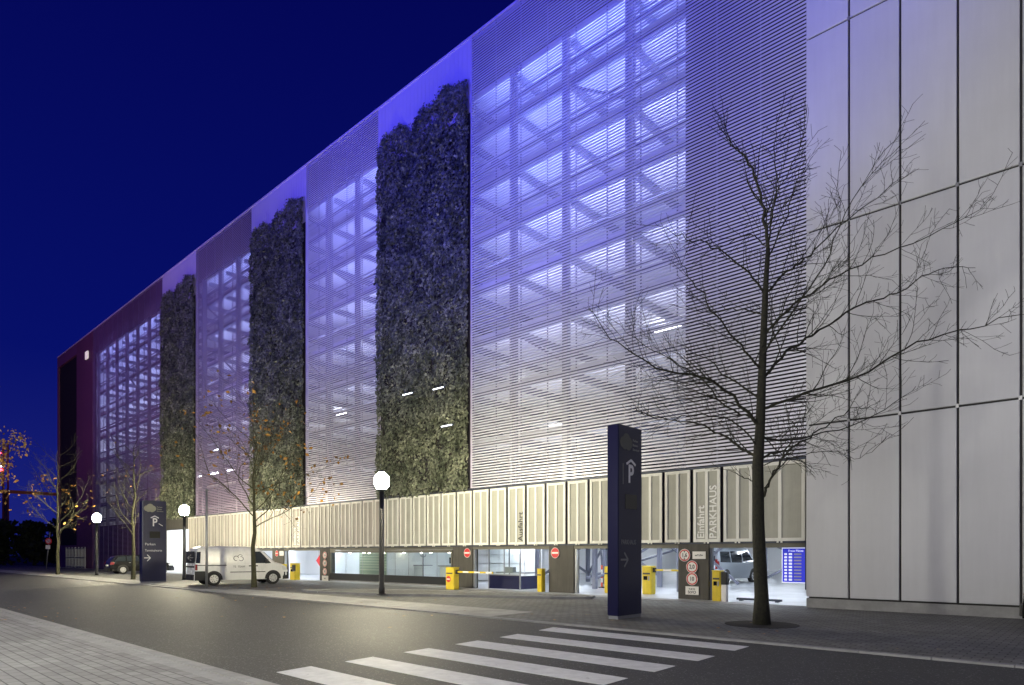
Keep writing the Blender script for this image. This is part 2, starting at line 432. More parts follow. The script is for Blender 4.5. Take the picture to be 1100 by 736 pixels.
m = MB(); m.box(BX0, -86.11, D-.04, D+.2, TOP-1.2, TOP); m.box(BX0, -93.9, D-.04, D+.2, 0, TOP-1.21)
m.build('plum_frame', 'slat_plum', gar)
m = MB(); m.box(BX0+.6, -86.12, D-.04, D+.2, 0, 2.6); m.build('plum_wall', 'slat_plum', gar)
m = MB(); m.box(-93.89, -86.12, D+.25, D+.4, 2.61, TOP-1.21)
z = 2.65
while z < TOP-1.3: m.box(-93.89, -86.12, D+.1, D+.14, z, z+.07); z += PITCH
m.build('dark_louvre', 'black_slat', gar)
# strips that carry the ivy: smooth lilac sheets
for (a, b) in ((-28.97, -21.77), (-43.6, -36.4), (-60.1, -53.0)):
    m = MB(); m.box(a-.02, b+.02, D-.035, D+.12, BZ, TOP+.02)
    k = a+.3
    while k < b: m.box(k, k+.03, D-.045, D-.036, TOP-3.2, TOP-.05); k += .3
    m.build('sheet_wall', 'lilac_sheet', gar)
for (a, b) in ((-28.97, -21.77), (-43.6, -36.4), (-60.1, -53.0)):
    m = MB(); m.box(a+.25, b-.05, D-.055, D-.046, BZ, 22.0); m.build('ivy_backing', 'dark_back', gar)  # dark sheet added behind the ivy so the gaps read dark
# opaque backing behind the slats
for (a, b, z0, z1) in ((X5s, X5b, 2.7, TOP), (X5a, X5s-.001, 23.2, TOP), (X4a, X4b, 23.0, TOP), (X3a, X3b, 23.0, TOP), (X2a, X2b, 23.0, TOP), (X2a, X2b, 0, 4.5)):
    m = MB(); m.box(a, b, D+.12, D+.3, z0, z1); m.build('backing_wall', 'dark_back', gar)
m = MB()
m.box(BX0, X5b+.2, D-.07, D+.45, TOP+.03, TOP+.13)
m.build('parapet_cap', 'lilac_sheet', gar)
m = MB(); m.box(BX0, BX1, D+.45, D+45, TOP-.3, TOP)
m.box(BX0, BX0+.3, D+.21, D+45, 0, TOP-.31); m.box(BX0, BX1, D+45, D+45.3, 0, TOP)
m.build('roof', 'roof', gar)
# decks
LV = [4.55+2.4*k for k in range(8)]         # 4.55 .. 21.35
IN0, IN1 = -80.3, -7.3
for k, z in enumerate(LV):
    m = MB(); m.box(IN0, IN1, D+.5, D+24, z-.18, z)
    m.box(IN0, IN1, D+.5, D+.72, z-.36, z-.181, 1)
    m.box(IN0, IN1, D+.5, D+.56, z+.001, z+.75, 1) if k % 2 == 7 else None
    # handrail
    m.box(IN0, IN1, D+.52, D+.56, z+.75, z+.82, 1); m.box(IN0, IN1, D+.52, D+.55, z+.40, z+.44, 1)
    m.build('parking_deck', ['deck_white', 'steel_frame'], gar)
m = MB(); m.box(IN0, IN1, D+.5, D+24, 23.0, 23.2); m.build('top_deck', 'deck_white', gar)
m = MB(); m.box(IN0, IN1, D+24, D+24.2, 2.5, 23.2); m.box(IN0-.2, IN0, D+.4, D+24, 2.5, 23.2); m.box(IN1, IN1+.1, D+.4, D+24, 2.5, 23.2)
m.build('inner_wall', 'inner_wall', gar)
# columns with the deck beams that run back from each
cols = []
xc = -10.5-3.0
while xc > IN0: cols.append(xc); xc -= 2.985
for i, xc in enumerate(cols):
    wide = .12 if i % 2 else .07
    m = MB(); m.box(xc-wide, xc+wide, D+.16, D+.42, BZ-.1, 23.0)
    if not i % 2: m.box(xc-.03+.28, xc+.03+.28, D+.16, D+.3, BZ-.1, 23.0)
    c = m.build('column', 'steel_frame', gar)
    m = MB()
    for z in LV+[23.2]:
        m.box(xc-.09, xc+.09, D+.73, D+16, z-.48, z-.185)
    m.build('beam_row', 'steel_frame', c)
# braces
m_ = [(0, 6), (2, 5), (4, 3), (1, 2), (6, 5), (7, 3), (11, 4), (12, 6), (18, 5), (20, 3), (22, 6), (3, 1), (9, 6)]
for (i, k) in m_:
    if i+1 >= len(cols): continue
    xa = cols[i]; xb = cols[i+1]; m = MB(); m.bar((xa, D+.6, LV[k]+.05), (xb, D+.6, LV[k]+2.0), .10, .10)
    m.build('diagonal_brace', 'steel_frame', gar)
# added fill lights hidden inside every parapet to brighten the ceilings, and a few bare tubes under the lower decks
def area(loc, sx, sy, e, c, rot):
    l = bpy.data.lights.new('deck_fill', 'AREA'); l.shape = 'RECTANGLE'; l.size = sx; l.size_y = sy; l.energy = e; l.color = c
    o = bpy.data.objects.new('deck_fill', l); col.objects.link(o); o.location = loc; o.rotation_euler = rot; return o
for k, z in enumerate(LV):
    for (a, b, pw) in ((X5a+.3, X5s-.1, FILL_PW), (X4a+.2, X4b-.2, FILL_PW*.85), (X3a+.2, X3b-.2, FILL_PW*.75), (X2a+.4, X2b-.2, FILL_PW*.8)):
        f = (.3, .40, .58, .72, .84, .95, .95, .72)[k]
        if a == X2a+.4 and k < 3: f *= .4
        area(((a+b)/2, D+.66, z+.60), b-a, .12, pw*f*(b-a), ((.72, .77, 1), (.70, .75, 1), (.64, .69, 1), (.57, .62, 1), (.49, .55, 1), (.42, .48, 1), (.36, .42, 1), (.32, .38, 1))[k], (R(180-38), 0, 0))
        m = MB(); m.box(a, b, D+.57, D+.60, z+.52, z+.66); m.build('fill_strip', 'steel_frame', gar)  # dummy strip dressing the added fill light
for (px, py, dy) in ((716, 354, 4.0), (366, 445, 4.0), (213, 512, 4), (227, 508, 4), (231.5, 507, 4), (247, 505, 4), (380, 461, 7), (352, 463, 7), (560, 412, 7), (640, 421, 7), (600, 447, 9), (233, 482, 5), (665, 385, 9)):
    sc_ = (D+dy)/(FW*F+RT*(px-CX)).y; xx = W(px, D+dy); zz = EYE+(HY-py)*sc_
    zz = min(LV+[23.2], key=lambda q: abs(q-.55-zz))-.55
    m = MB(); m.box(xx-.62, xx+.62, D+dy, D+dy+.10, zz, zz+.07); m.box(xx-.03, xx+.03, D+dy+.03, D+dy+.07, zz+.071, zz+.35, 1); m.build('light_tube', ['tube', 'steel_frame'], gar)
# white cladding on the right, standing 1 m proud
WD = 19.9
vx = [W(866, WD), W(912, WD), W(967, WD), W(1029, WD), W(1097, WD)]
st = vx[4]-vx[3]
while vx[-1] < BX1: vx.append(vx[-1]+1.36)
hz = [.35, 5.36, 11.0, 16.65, 22.3, 26.0]
m = MB(); m.box(vx[0]+.06, BX1, WD+.06, D+.0, .3, 26.0); m.box(vx[0]+.02, BX1, WD+.065, WD+.3, 0, .31)
m.build('cladding_core', 'joint_dark', gar)
n_ = 0
for i in range(len(vx)-1):
    for j in range(len(hz)-1):
        if i > 11: break
        m = MB(); g = .026
        x0 = vx[i]+(g if i else 0); x1 = vx[i+1]-g; z0 = hz[j]+(g if j else 0); z1 = hz[j+1]-g
        e = .012
        m.box(x0, x1, WD+e, WD+.055, z0, z1)
        m.add([(x0, WD+e-.001, z0), (x1, WD+e-.001, z0), (x1, WD+e-.001, z1), (x0, WD+e-.001, z1), (x0+e, WD, z0+e), (x1-e, WD, z0+e), (x1-e, WD, z1-e), (x0+e, WD, z1-e)],
              [(4, 5, 6, 7), (0, 1, 5, 4), (1, 2, 6, 5), (2, 3, 7, 6), (3, 0, 4, 7)])
        m.build('cladding_panel', 'white_cladding', gar)
m = MB(); m.box(vx[12], BX1, WD, WD+.055, .35, 26.0); m.build('cladding_panel', 'white_cladding', gar)
m = MB(); m.box(vx[0], vx[0]+.055, WD+.06, D+.1, .35, 26.0); m.build('cladding_return', 'white_cladding', gar)
m = MB()
for i in range(1, 12):
    for z in hz[1:-1]: m.box(vx[i]-.05, vx[i]+.02, WD-.012, WD+.02, z-.04, z+.06)
m.build('joint_bracket', 'bracket', gar)
m = MB(); m.box(vx[0]-.0, BX1, WD+.02, WD+.06, .0, .30); m.build('plinth', 'kerbstone', gar)

# ---- shutter band
PB, PT = 2.0, 4.50
m = MB(); m.box(-54.3, X5b, D-.10, D-.02, PT+.02, PT+.08); m.box(-54.3, X5b, D-.10, D-.03, PB-.06, PB-.01)
m.build('band_rail', 'steel_dark', gar)
m = MB(); m.box(-54.3, X5b, D+.14, D+.2, PB, PT+.05); m.build('band_backing', 'dark_back', gar)
PW = 1.09
i = 0; xr = -7.47+.0
texts = {2: ('Einfahrt', 'PARKHAUS'), }
while xr-PW > -54.6:
    x0 = xr-PW+.125; x1 = xr
    if i == 0: x1 = X5b-.12
    zb = PB if xr > -45.2 else .12
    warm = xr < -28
    y0 = D-.16+rnd.uniform(-.006, .006)
    m = MB(); w = .10
    m.box(x0, x0+w, y0, y0+.06, zb, PT); m.box(x1-w, x1, y0, y0+.06, zb, PT)
    m.box(x0+w, x1-w, y0, y0+.06, zb, zb+w); m.box(x0+w, x1-w, y0, y0+.06, PT-w, PT)
    xm = (x0+x1)/2; m.box(xm-.05, xm+.05, y0, y0+.06, zb+w, PT-w)
    m.box(x0+w, xm-.05, y0+.03, y0+.055, zb+w, PT-w, 1); m.box(xm+.05, x1-w, y0+.03, y0+.055, zb+w, PT-w, 1)
    # fixing studs under the panel
    if zb > 1: m.box(xm-.10, xm-.05, y0+.01, y0+.05, zb-.05, zb, 0); m.box(xm+.02, xm+.07, y0+.01, y0+.05, zb-.05, zb, 0)
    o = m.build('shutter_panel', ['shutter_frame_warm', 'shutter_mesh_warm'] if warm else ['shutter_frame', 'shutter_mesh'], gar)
    RV = Matrix.Rotation(R(90), 4, 'Z')
    if i == 2:
        text('Einfahrt', .36, T(xm-.20, y0+.02, zb+.12) @ FACE_S @ RV, 'lettering_white', 'lettering', o, align='LEFT', bold=.006)
        text('PARKHAUS', .36, T(xm+.24, y0+.02, zb+.12) @ FACE_S @ RV, 'lettering_white', 'lettering', o, align='LEFT', bold=.006)
    if i == 10:
        text('Ausfahrt', .36, T(xm+.24, y0+.02, zb+.14) @ FACE_S @ RV, 'lettering_dark', 'lettering', o, align='LEFT', bold=.008)
    if i in (27,):
        text('Einfahrt', .36, T(xm-.20, y0+.02, zb+.12) @ FACE_S @ RV, 'lettering_white', 'lettering', o, align='LEFT', bold=.01)
        text('PARKHAUS', .36, T(xm+.24, y0+.02, zb+.12) @ FACE_S @ RV, 'lettering_white', 'lettering', o, align='LEFT', bold=.01)
    xr -= PW; i += 1
print('panels', i)
# ---- ground storey
def xp(p): return W(p, D)
m = MB(); m.box(-54, X5b, D+.3, D+40, 2.45, 2.6)
m.build('ground_ceiling', 'deck_white', gar)
m = MB(); m.box(-93.8, X5b+.3, 20.4, D+44.9, -.2, .02); m.build('ground_slab', 'floor_epoxy', gar)
m = MB(); m.box(-54.2, X5b, D+.21, D+.4, 1.93, 2.5); m.build('lintel', 'lintel', gar)
m = MB(); m.box(-45.5, X5b, D-.02, D+.205, 1.80, 1.94); m.build('lintel', 'lintel', gar)
m = MB(); m.box(X2b, -54.4, D-.02, D+.2, 3.6, 4.6); m.build('lintel', 'pier', gar)
piers = [(293, 305), (344, 354.5), (487, 508), (590, 617), (729, 762)]
for (a, b) in piers:
    m = MB(); m.box(xp(a), xp(b), D-.04, D+.35, .02, 1.98, bev=.015); p = m.build('pier', 'pier', gar)
# steel door frames at the piers
for (a, b) in ((617.5, 729), (508.5, 589.5), (762.5, 865), (305.5, 343.5)):
    for e in (a, b):
        if e in (729, 589.5, 865): continue
        m = MB(); x = xp(e); m.box(x+.005, x+.09, D+.0, D+.12, .02, 1.79); m.build('door_frame', 'galv' if e != 762.5 else 'steel_dark', gar)
m = MB(); m.box(X5b-.12, X5b-.02, D-.14, D-.06, .5, 1.97); m.build('guide_rail', 'steel_dark', gar)
# ground storey back walls, columns and braces
m = MB(); m.box(-80, X5b+.3, D+38, D+38.2, 0, 2.45); m.box(X5b, X5b+.2, D+.3, D+38, 0, 2.45); m.box(-60.2, -60, D+.3, D+38, 0, 3.9)
m.box(-60, -22.6, D+6, D+6.2, 0, 3.9); m.box(-32.2, -32, D+6.2, D+38, 0, 2.45); m.box(-60, -22.6, D+.4, D+6, 2.61, 2.7) if False else None
m.build('ground_storey_wall', 'inner_wall', gar)
for (cx_, cy_) in ((-20.6, 24.2), (-17.2, 24.2), (-19.6, 28.5), (-15.8, 27.5), (-13.2, 24.6), (-10.4, 38.0), (-21.8, 30), (-16.6, 33.5), (-24.4, 36), (-13.0, 44), (-8.3, 30.5), (-11.2, 28.5)):
    m = MB(); m.box(cx_-.09, cx_+.09, cy_-.09, cy_+.09, .02, 2.45); m.build('hall_column', 'steel_frame', gar)
for (a, b) in (((-19.2, 26.3, .4), (-16.6, 33.5, 2.3)), ((-20.6, 24.5, 2.3), (-21.8, 30, .5)), ((-17.2, 24.6, 2.35), (-19.6, 28.3, .6)), ((-24.4, 36, .4), (-19.6, 30, 2.3)), ((-16.6, 33.6, .5), (-15.8, 27.7, 2.3)), ((-13.2, 44, 2.3), (-10.4, 38, .5)), ((-20.6, 24.3, .4), (-17.2, 24.3, 2.4)), ((-19.6, 28.6, 2.4), (-15.8, 27.6, .5)), ((-17.2, 24.4, .5), (-15.8, 27.4, 2.2)), ((-13.2, 24.7, .4), (-10.9, 24.9, 2.35)), ((-13.2, 24.9, 2.35), (-10.9, 25.1, .4)), ((-11.2, 28.5, .5), (-8.3, 30.5, 2.4)), ((-11.2, 28.8, 2.1), (-8.3, 30.8, .6)), ((-21.8, 30.1, .5), (-19.6, 28.6, 2.3)), ((-12.4, 40, .7), (-8, 40, 1.5)), ((-12.4, 40, 1.5), (-8, 40, .7))):
    m = MB(); m.bar(a, b, .09, .10); m.build('hall_brace', 'steel_frame', gar)
for yy in (1.4, 3.6, 5.5, 10.5, 17, 25, 33):
    for xx in (-9.5, -13.8, -18.5, -24, -29.5, -34, -38.5, -43, -50, -56):
        if xx < -30 and yy > 6: continue
        if -30 < xx < -22 and 6 < yy < 8: continue
        m = MB(); m.box(xx-.9, xx+.9, D+yy, D+yy+.14, 2.30, 2.37); m.build('light_tube', 'tube_low', gar)
m = MB(); m.box(-59.5, -55, D+2, D+2.14, 3.3, 3.4); m.build('light_tube', 'tube_low', gar)
m = MB(); m.box(-60, -54.01, D+.3, D+6, 3.9, 4.0); m.build('ground_ceiling', 'deck_white', gar)
for (yy, zz, r_) in ((D+3, 2.2, .06), (D+3.4, 2.25, .04), (D+9, 2.15, .09), (D+15, 2.2, .07)):
    m = MB(); m.tube([(-31.5, yy, zz), (X5b-.1, yy, zz)], r_, 8); m.build('ceiling_pipe', 'galv', gar)
for xx in (-9, -12, -14.9, -18.2, -21.4):
    m = MB(); m.box(xx-.07, xx+.07, D+.5, D+37, 2.28, 2.449); m.build('ceiling_beam', 'steel_frame', gar)
# shop windows
for k, (a, b) in enumerate(((355, 408.5), (411, 486))):
    x0 = xp(a); x1 = xp(b)
    m = MB(); f = .07
    m.box(x0, x1, D-.03, D+.05, .10, .48, 1); m.box(x0, x0+f, D-.04, D+.06, .481, 1.79); m.box(x1-f, x1, D-.04, D+.06, .481, 1.79); m.box(x0+f, x1-f, D-.04, D+.06, 1.66, 1.79)
    m.box(x0, x1, D-.05, D+.06, .04, .099, 2)
    fr = m.build('shop_window', ['lintel', 'shop_dark', 'kerbstone'], gar)
    m = MB(); m.add([(x0+f, D+.005, .485), (x1-f, D+.005, .485), (x1-f, D+.005, 1.655), (x0+f, D+.005, 1.655)], [(0, 1, 2, 3)]); m.build('pane', 'clear_glass', fr)
    m = MB()
    nmu = 2 if k == 0 else 4
    for q in range(1, nmu+1):
        xx = x0+(x1-x0)*q/(nmu+1); m.box(xx-.012, xx+.012, D-.01, D-.001, .49, 1.655)
    m.build('mullion', 'galv', fr)
    m = MB()
    for q in range(5):
        xx = x0+(x1-x0)*(q+.5)/5; m.tube([(xx, D+1.0+.3*(q % 2), 1.72), (xx, D+1.0+.3*(q % 2), 1.63)], .06, 10)
    m.build('downlight', 'down', fr)
# shop interior: blind wall and desk room
m = MB(); x0, x1 = xp(355), xp(408.5)
m.box(x0-.3, x1+.4, D+2.2, D+2.3, .02, 2.4)
z = .6
m.build('partition_wall', 'shop_green', gar)
m = MB()
while z < 1.9: m.box(x0-.2, x1+.3, D+2.12, D+2.18, z, z+.09); z += .16
m.build('wall_blind', 'blind', gar)
m = MB(); m.box(x1+.42, x1+.5, D+.1, D+7, .02, 2.4); m.build('partition_wall', 'shop_white', gar)
# purple wall: gate at ground
# ============================================================ THINGS IN AND AROUND THE GARAGE
def counter(x, y, w, label):
    t = thing('service_counter', label, 'counter', (x, y, .02), group=None)
    MB().box(-w/2, w/2, -.3, .3, 0, .92, bev=.03).build('counter_front', 'shop_white', t, False)
    m = MB(); m.box(-w/2-.06, w/2+.06, -.36, .34, .921, .97); m.build('counter_top', 'galv', t, False)
    return t
counter(-24.9, D+2.0, 2.2, 'long white service counter behind the right shop window beside the exit pillar')
counter(-28.2, D+2.2, 1.2, 'short white service counter at the left end of the bright shop window')
def monitor(x, y, z, label):
    t = thing('desk_monitor', label, 'monitor', (x, y, z))
    m = MB(); m.box(-.25, .25, -.02, .02, .1, .42); m.build('screen', 'display', t, False)
    m = MB(); m.box(-.03, .03, -.02, .03, .02, .1); m.box(-.12, .12, -.08, .08, 0, .02); m.build('foot', 'galv', t, False)
monitor(-25.3, D+2.0, .99, 'black monitor on the left of the long white counter'); monitor(-24.3, D+2.05, .99, 'black monitor on the right of the long white counter')
# coat stand
t = thing('coat_stand', 'thin dark coat stand with branching hooks inside the bright shop window', 'coat stand', (-27.2, D+1.6, .02))
m = MB(); m.tube([(0, 0, .02), (0, 0, 1.55)], .02, 8); m.build('stem', 'steel_dark', t, False)
m = MB(); m.tube([(0, 0, 0), (0, 0, .02)], .18, 14); m.build('foot', 'steel_dark', t, False)
m = MB()
for a in range(5):
    an = a*1.256; m.tube([(0, 0, 1.4), (.14*math.cos(an), .14*math.sin(an), 1.45), (.18*math.cos(an), .18*math.sin(an), 1.56)], .011, 5)
m.build('hook', 'steel_dark', t, False)
# locker / shelf in shop
t = thing('wall_shelf', 'pale shelf unit with boxes against the back wall of the bright shop', 'shelf', (-25.8, D+6.2, .02))
m = MB()
for z in (0, .5, 1.0, 1.5): m.box(-2.0, 2.0, -.2, .2, z, z+.04)
for xx in (-2, -1, 0, 1, 1.96): m.box(xx, xx+.04, -.2, .2, .04, 1.9)
m.build('shelf_frame', 'galv', t, False)
m = MB(); rr = random.Random(3)
for z in (.04, .54, 1.04):
    xx = -1.9
    while xx < 1.7:
        w = rr.uniform(.15, .4); m.box(xx, xx+w, -.15, .1, z, z+rr.uniform(.2, .42)); xx += w+rr.uniform(.05, .3)
m.build('stored_box', 'shop_white', t, False)

def round_sign(name, label, loc, r, kindtxt, group=None, facing='S', tilt=0):
    """round traffic sign on a wall; local frame faces -y"""
    t = thing(name, label, 'traffic sign', loc, 0 if facing == 'S' else R(90), group)
    m = MB(); m.disc((0, 0, 0), (0, 1, 0), r, .02); m.build('plate', 'sign_red' if kindtxt else 'sign_red', t, False)
    if kindtxt is None:
        m = MB(); m.box(-r*.78, r*.78, -.022, -.0105, -r*.17, r*.17); m.build('white_bar', 'sign_white', t, False)
        m = MB()
        m.tube([(r*1.0*math.cos(a*.2244), -.011, r*1.0*math.sin(a*.2244)) for a in range(29)], r*.045, 5, cap=False); m.build('white_rim', 'sign_white', t, False)
    else:
        m = MB(); m.disc((0, -.012, 0), (0, 1, 0), r*.76, .01); m.build('white_field', 'sign_white', t, False)
        text(kindtxt, r*.95, T(0, -.02, 0) @ FACE_S, 'lettering_dark', 'lettering', t, True, ext=.002, bold=.004, sx=.85)
        m = MB(); m.tube([(r*1.0*math.cos(a*.2244), -.009, r*1.0*math.sin(a*.2244)) for a in range(29)], r*.05, 5, cap=False); m.build('white_rim', 'sign_white', t, False)
    return t
def wallsign(px, py, pyr, label, txt=None, name='no_entry_sign', dy=.065, rr=None):
    v = FW*F+RT*(px-CX); s = (D-dy)/v.y
    return round_sign(name, label, (v.x*s, D-dy, EYE+(HY-py)*s), rr or pyr*s, txt)
wallsign(502, 594, 4.6, 'round red no-entry sign on the pillar behind the yellow exit barrier box', rr=.21)
wallsign(596.5, 594, 5.2, 'round red no-entry sign above the yellow post between two gates', rr=.21)
wallsign(297.5, 594.5, 3.5, 'small round red no-entry sign on the pillar in front of the white van', rr=.19)
a = wallsign(735.5, 596.5, 6, 'red-ringed 1,6 sign, topmost left of the round signs on the entrance pillar', '1,6', 'limit_sign', rr=.21)
m = MB()
for s in (1, -1): m.prism([(-.035, -.0), (.035, 0), (0, .0)], 0, 0) if False else m.add([(-.04, -.021, s*.15), (.04, -.021, s*.15), (0, -.021, s*.09)], [(0, 1, 2)])
m.build('height_arrow', 'lettering_dark', a, False)
wallsign(743.5, 609, 6, 'red-ringed 2,0 sign in the middle of the entrance pillar', '2,0', 'limit_sign', rr=.21)
wallsign(743.5, 622, 6, 'red-ringed 10 speed sign, lowest round sign on the entrance pillar', '10', 'speed_limit_sign', rr=.21)
wallsign(349, 596.5, 4, 'faded round sign, topmost of three on the narrow pillar left of the shop', '1,6', 'limit_sign', rr=.2)
wallsign(349, 605, 4, 'faded round sign, middle of three on the narrow pillar left of the shop', '2,0', 'limit_sign', rr=.2)
wallsign(349, 614, 4, 'faded round sign, lowest of three on the narrow pillar left of the shop', '10', 'speed_limit_sign', rr=.2)
def plate_sign(px0, px1, py0, py1, label, lines, name='info_plate', dy=.065, sz=.4):
    v = FW*F+RT*((px0+px1)/2-CX); s = (D-dy)/v.y; x0 = W(px0, D-dy); x1 = W(px1, D-dy); z0 = EYE+(HY-py1)*s; z1 = EYE+(HY-py0)*s
    t = thing(name, label, 'sign', ((x0+x1)/2, D-dy, (z0+z1)/2)); w = (x1-x0)/2; h = (z1-z0)/2
    m = MB(); m.box(-w, w, -.01, .01, -h, h); m.build('plate', 'sign_white', t, False)
    for j, (l, fs) in enumerate(lines):
        zz = h*(1-(2*j+1)/len(lines)); text(l, fs, T(0, -.013, zz*.8) @ FACE_S, 'lettering_dark', 'lettering', t, True, ext=.002, bold=.002)
    return t
plate_sign(744, 758, 592.5, 600.5, 'small white plate beside the topmost round sign of the entrance pillar', [('auf 2,0m', .085)])
plate_sign(736.5, 750.5, 630, 639, 'small white StVO plate below the round signs of the entrance pillar', [('Es gilt die', .06), ('StVO', .14)])
plate_sign(346, 352.5, 618.5, 624.5, 'small pale plate below the faded round signs left of the shop', [('StVO', .10)])
plate_sign(300.3, 304.7, 592, 597, 'small yellowish plate beside the no-entry sign near the white van', [('P', .1)])
# red arrow sign hanging in the left gate
t = thing('arrow_sign', 'magenta arrow sign pointing left inside the bright gate behind the white van', 'sign', (-38.9, D+2.4, 1.15))
m = MB(); m.prism([(-.45, 0), (.05, .42), (.05, .2), (.3, .2), (.3, -.2), (.05, -.2), (.05, -.42)], -.015, .015)
m.v = [(v[0], v[2], v[1]) for v in m.v]
m.build('arrow_plate', 'sign_red', t, False)
m = MB(); m.tube([(.1, .03, .3), (.1, .03, 1.2)], .01, 6); m.tube([(-.2, .03, .15), (-.2, .03, 1.2)], .01, 6); m.build('hanger', 'galv', t, False)

# ---- barriers
def cabinet(loc, w, h, d, label, sign=False, arm=None, rz=0, black=False):
    t = thing('barrier_cabinet', label, 'barrier', loc, rz)
    m = MB(); m.box(-w/2, w/2, -d/2, d/2, .04, h, bev=.03); m.box(-w/2+.02, w/2-.02, -d/2+.02, d/2-.02, 0, .039); m.build('housing', 'yellow', t, False)
    m = MB(); m.box(-w*.38, w*.38, -d/2-.012, -d/2-.002, h*.72, h*.78); m.build('slot_plate', 'lettering_dark', t, False)
    if w > .28 and not sign:
        m = MB(); m.box(-w*.3, w*.1, -d/2-.014, -d/2-.002, h*.52, h*.66); m.build('screen', 'display', t, False)
        m = MB(); m.box(w*.18, w*.32, -d/2-.014, -d/2-.002, h*.5, h*.66); m.build('button_plate', 'galv', t, False)
    m = MB(); m.box(-w/2-.01, w/2+.01, -d/2-.01, d/2+.01, h+.001, h+.03, bev=.02); m.build('lid', 'yellow', t, False)
    if sign:
        s = MB(); s.disc((-.05, -d/2-.012, h*.48), (0, 1, 0), .14, .012); sg = s.build('no_entry_disc', 'sign_red', t, False)
        s = MB(); s.box(-.16, .06, -d/2-.024, -d/2-.019, h*.48-.025, h*.48+.025); s.build('white_bar', 'sign_white', sg, False)
    if arm:
        L, za = arm
        m = MB(); k = 0; xx = w/2+.08; seg = .35
        while xx < L:
            x2 = min(xx+seg, L); m.box(xx, x2, -.02, .02, za-.035, za+.035, 0 if k % 2 == 0 else 1); xx = x2; k += 1
        m.build('barrier_arm', ['yellow', 'sign_white'], t, False)
        m = MB(); m.box(w/2, w/2+.1, -.06, .06, za-.09, za+.09); m.build('arm_hub', 'plastic_black', t, False)
    return t
p = G(486, 634)
cabinet((p.x, p.y, .034), .52, .95, .35, 'yellow exit barrier box with a red no-entry disc and a striped arm', True, (2.5, .78))
p = G(589.5, 635.3)
cabinet((-17.35, 20.62, .034), .26, .93, .26, 'slim yellow post without an arm beside the grey no-entry pillar')
p = G(700, 638)
cabinet((-13.35, 22.4, .02), .42, 1.08, .35, 'yellow barrier box right of the dark pylon with its arm reaching right', False, (2.6, .95))
cabinet((-9.72, 20.75, .02), .30, 1.0, .3, 'yellow ticket box standing against the right side of the entrance pillar')
cabinet((-14.95, 22.0, .02), .26, 1.05, .3, 'yellow ticket box half hidden by the left edge of the big pylon')
cabinet((xp(313), 20.4, .03), .28, .9, .26, 'narrow yellow post standing just ahead of the white van nose')
t = cabinet((xp(331.5), 20.0, .03), .62, .98, .35, 'yellow ticket machine with a dark green display, left of the shop')
m = MB(); m.box(.02, .40, -.215, -.18, .55, .90, bev=.01); m.build('display', 'shop_dark', t, False)
t = thing('barrier_pillar', 'black, white and red striped post right beside the yellow entrance ticket box', 'post', (-9.42, 20.62, .02))
m = MB(); m.box(-.09, .09, -.09, .09, .0, .56, bev=.02); m.build('lower_part', 'sign_white', t, False)
m = MB(); m.box(-.10, .10, -.10, .10, .561, .98, bev=.02); m.build('upper_part', 'plastic_black', t, False)
t = thing('wheel_stop', 'low dark rail lying on the bright entrance floor right of the ticket box', 'rail', (-8.6, 21.4, .02))
m = MB(); m.box(-.75, .75, -.06, .06, .03, .10, bev=.02); m.build('bar', 'steel_dark', t, False)
m = MB()
for xx in (-.6, .6): m.box(xx-.05, xx+.05, -.08, .08, 0, .029)
m.build('foot', 'steel_dark', t, False)
# red white posts
for i, (px, py, lab) in enumerate(((638.5, 629, 'red and white delineator post left in the bright gate beside the pylon'), (646.5, 632, 'red and white delineator post closest to the left edge of the pylon'), (546.5, 623, 'red and white striped post right of the glass booth'))):
    q = G(px, py)
    t = thing('delineator_post', lab, 'post', (q.x, q.y, .02), group=None)
    m = MB(); m.tube([(0, 0, 0), (0, 0, .04), (0, 0, .05)], [.17, .15, .06], 12); m.build('foot', 'plastic_black', t, False)
    m = MB()
    for k in range(5): m.tube([(0, 0, .05+k*.2), (0, 0, .25+k*.2)], .045, 10, k % 2)
    m.build('striped_tube', ['cone_red', 'sign_white'], t, False)
q = G(631, 624)
t = thing('direction_sign', 'green hanging sign with white lettering in the gate left of the pylon', 'sign', (-19.2, 29.5, .02))
m = MB(); m.tube([(0, 0, 0), (0, 0, 1.3)], .05, 8); m.box(-.6, .6, -.3, .3, 0, .04); m.build('stand', 'steel_dark', t, False)
m = MB(); m.box(-1.2, 1.0, -.04, .04, 1.3, 1.75, bev=.01); b = m.build('panel', 'green_sign', t, False)
text('AUSGANG', .3, T(-.1, -.045, 1.52) @ FACE_S, 'lettering_white', 'lettering', b, True, ext=.002)
# glass booth
bx0, bx1 = -20.9, -18.95
t = thing('glass_booth', 'small glass booth with a navy lower panel just inside the exit gate', 'booth', ((bx0+bx1)/2, 21.8, .02))
w = (bx1-bx0)/2
m = MB()
for sx in (-1, 1):
    for sy in (-1, 1): m.box(sx*w-.05*(sx > 0), sx*w+.05*(sx < 0), sy*.7-.05*(sy > 0), sy*.7+.05*(sy < 0), 0, 1.85)
m.box(-w+.055, w-.055, -.70, -.66, .62, .68); m.box(-w, w, -.72, .72, 1.851, 1.93); m.box(-.02, .02, -.695, -.665, .681, 1.85)
m.build('frame', 'galv', t, False)
m = MB(); m.box(-w+.05, w-.05, -.69, -.67, .02, .619); m.box(w-.03, w-.01, -.64, .64, .02, .6); m.build('lower_panel', 'navy', t, False)
m = MB(); m.add([(-w+.05, -.68, .68), (-.022, -.68, .68), (-.022, -.68, 1.85), (-w+.05, -.68, 1.85)], [(0, 1, 2, 3)]); m.add([(.022, -.68, .68), (w-.05, -.68, .68), (w-.05, -.68, 1.85), (.022, -.68, 1.85)], [(0, 1, 2, 3)]); m.build('pane', 'clear_glass', t, False)
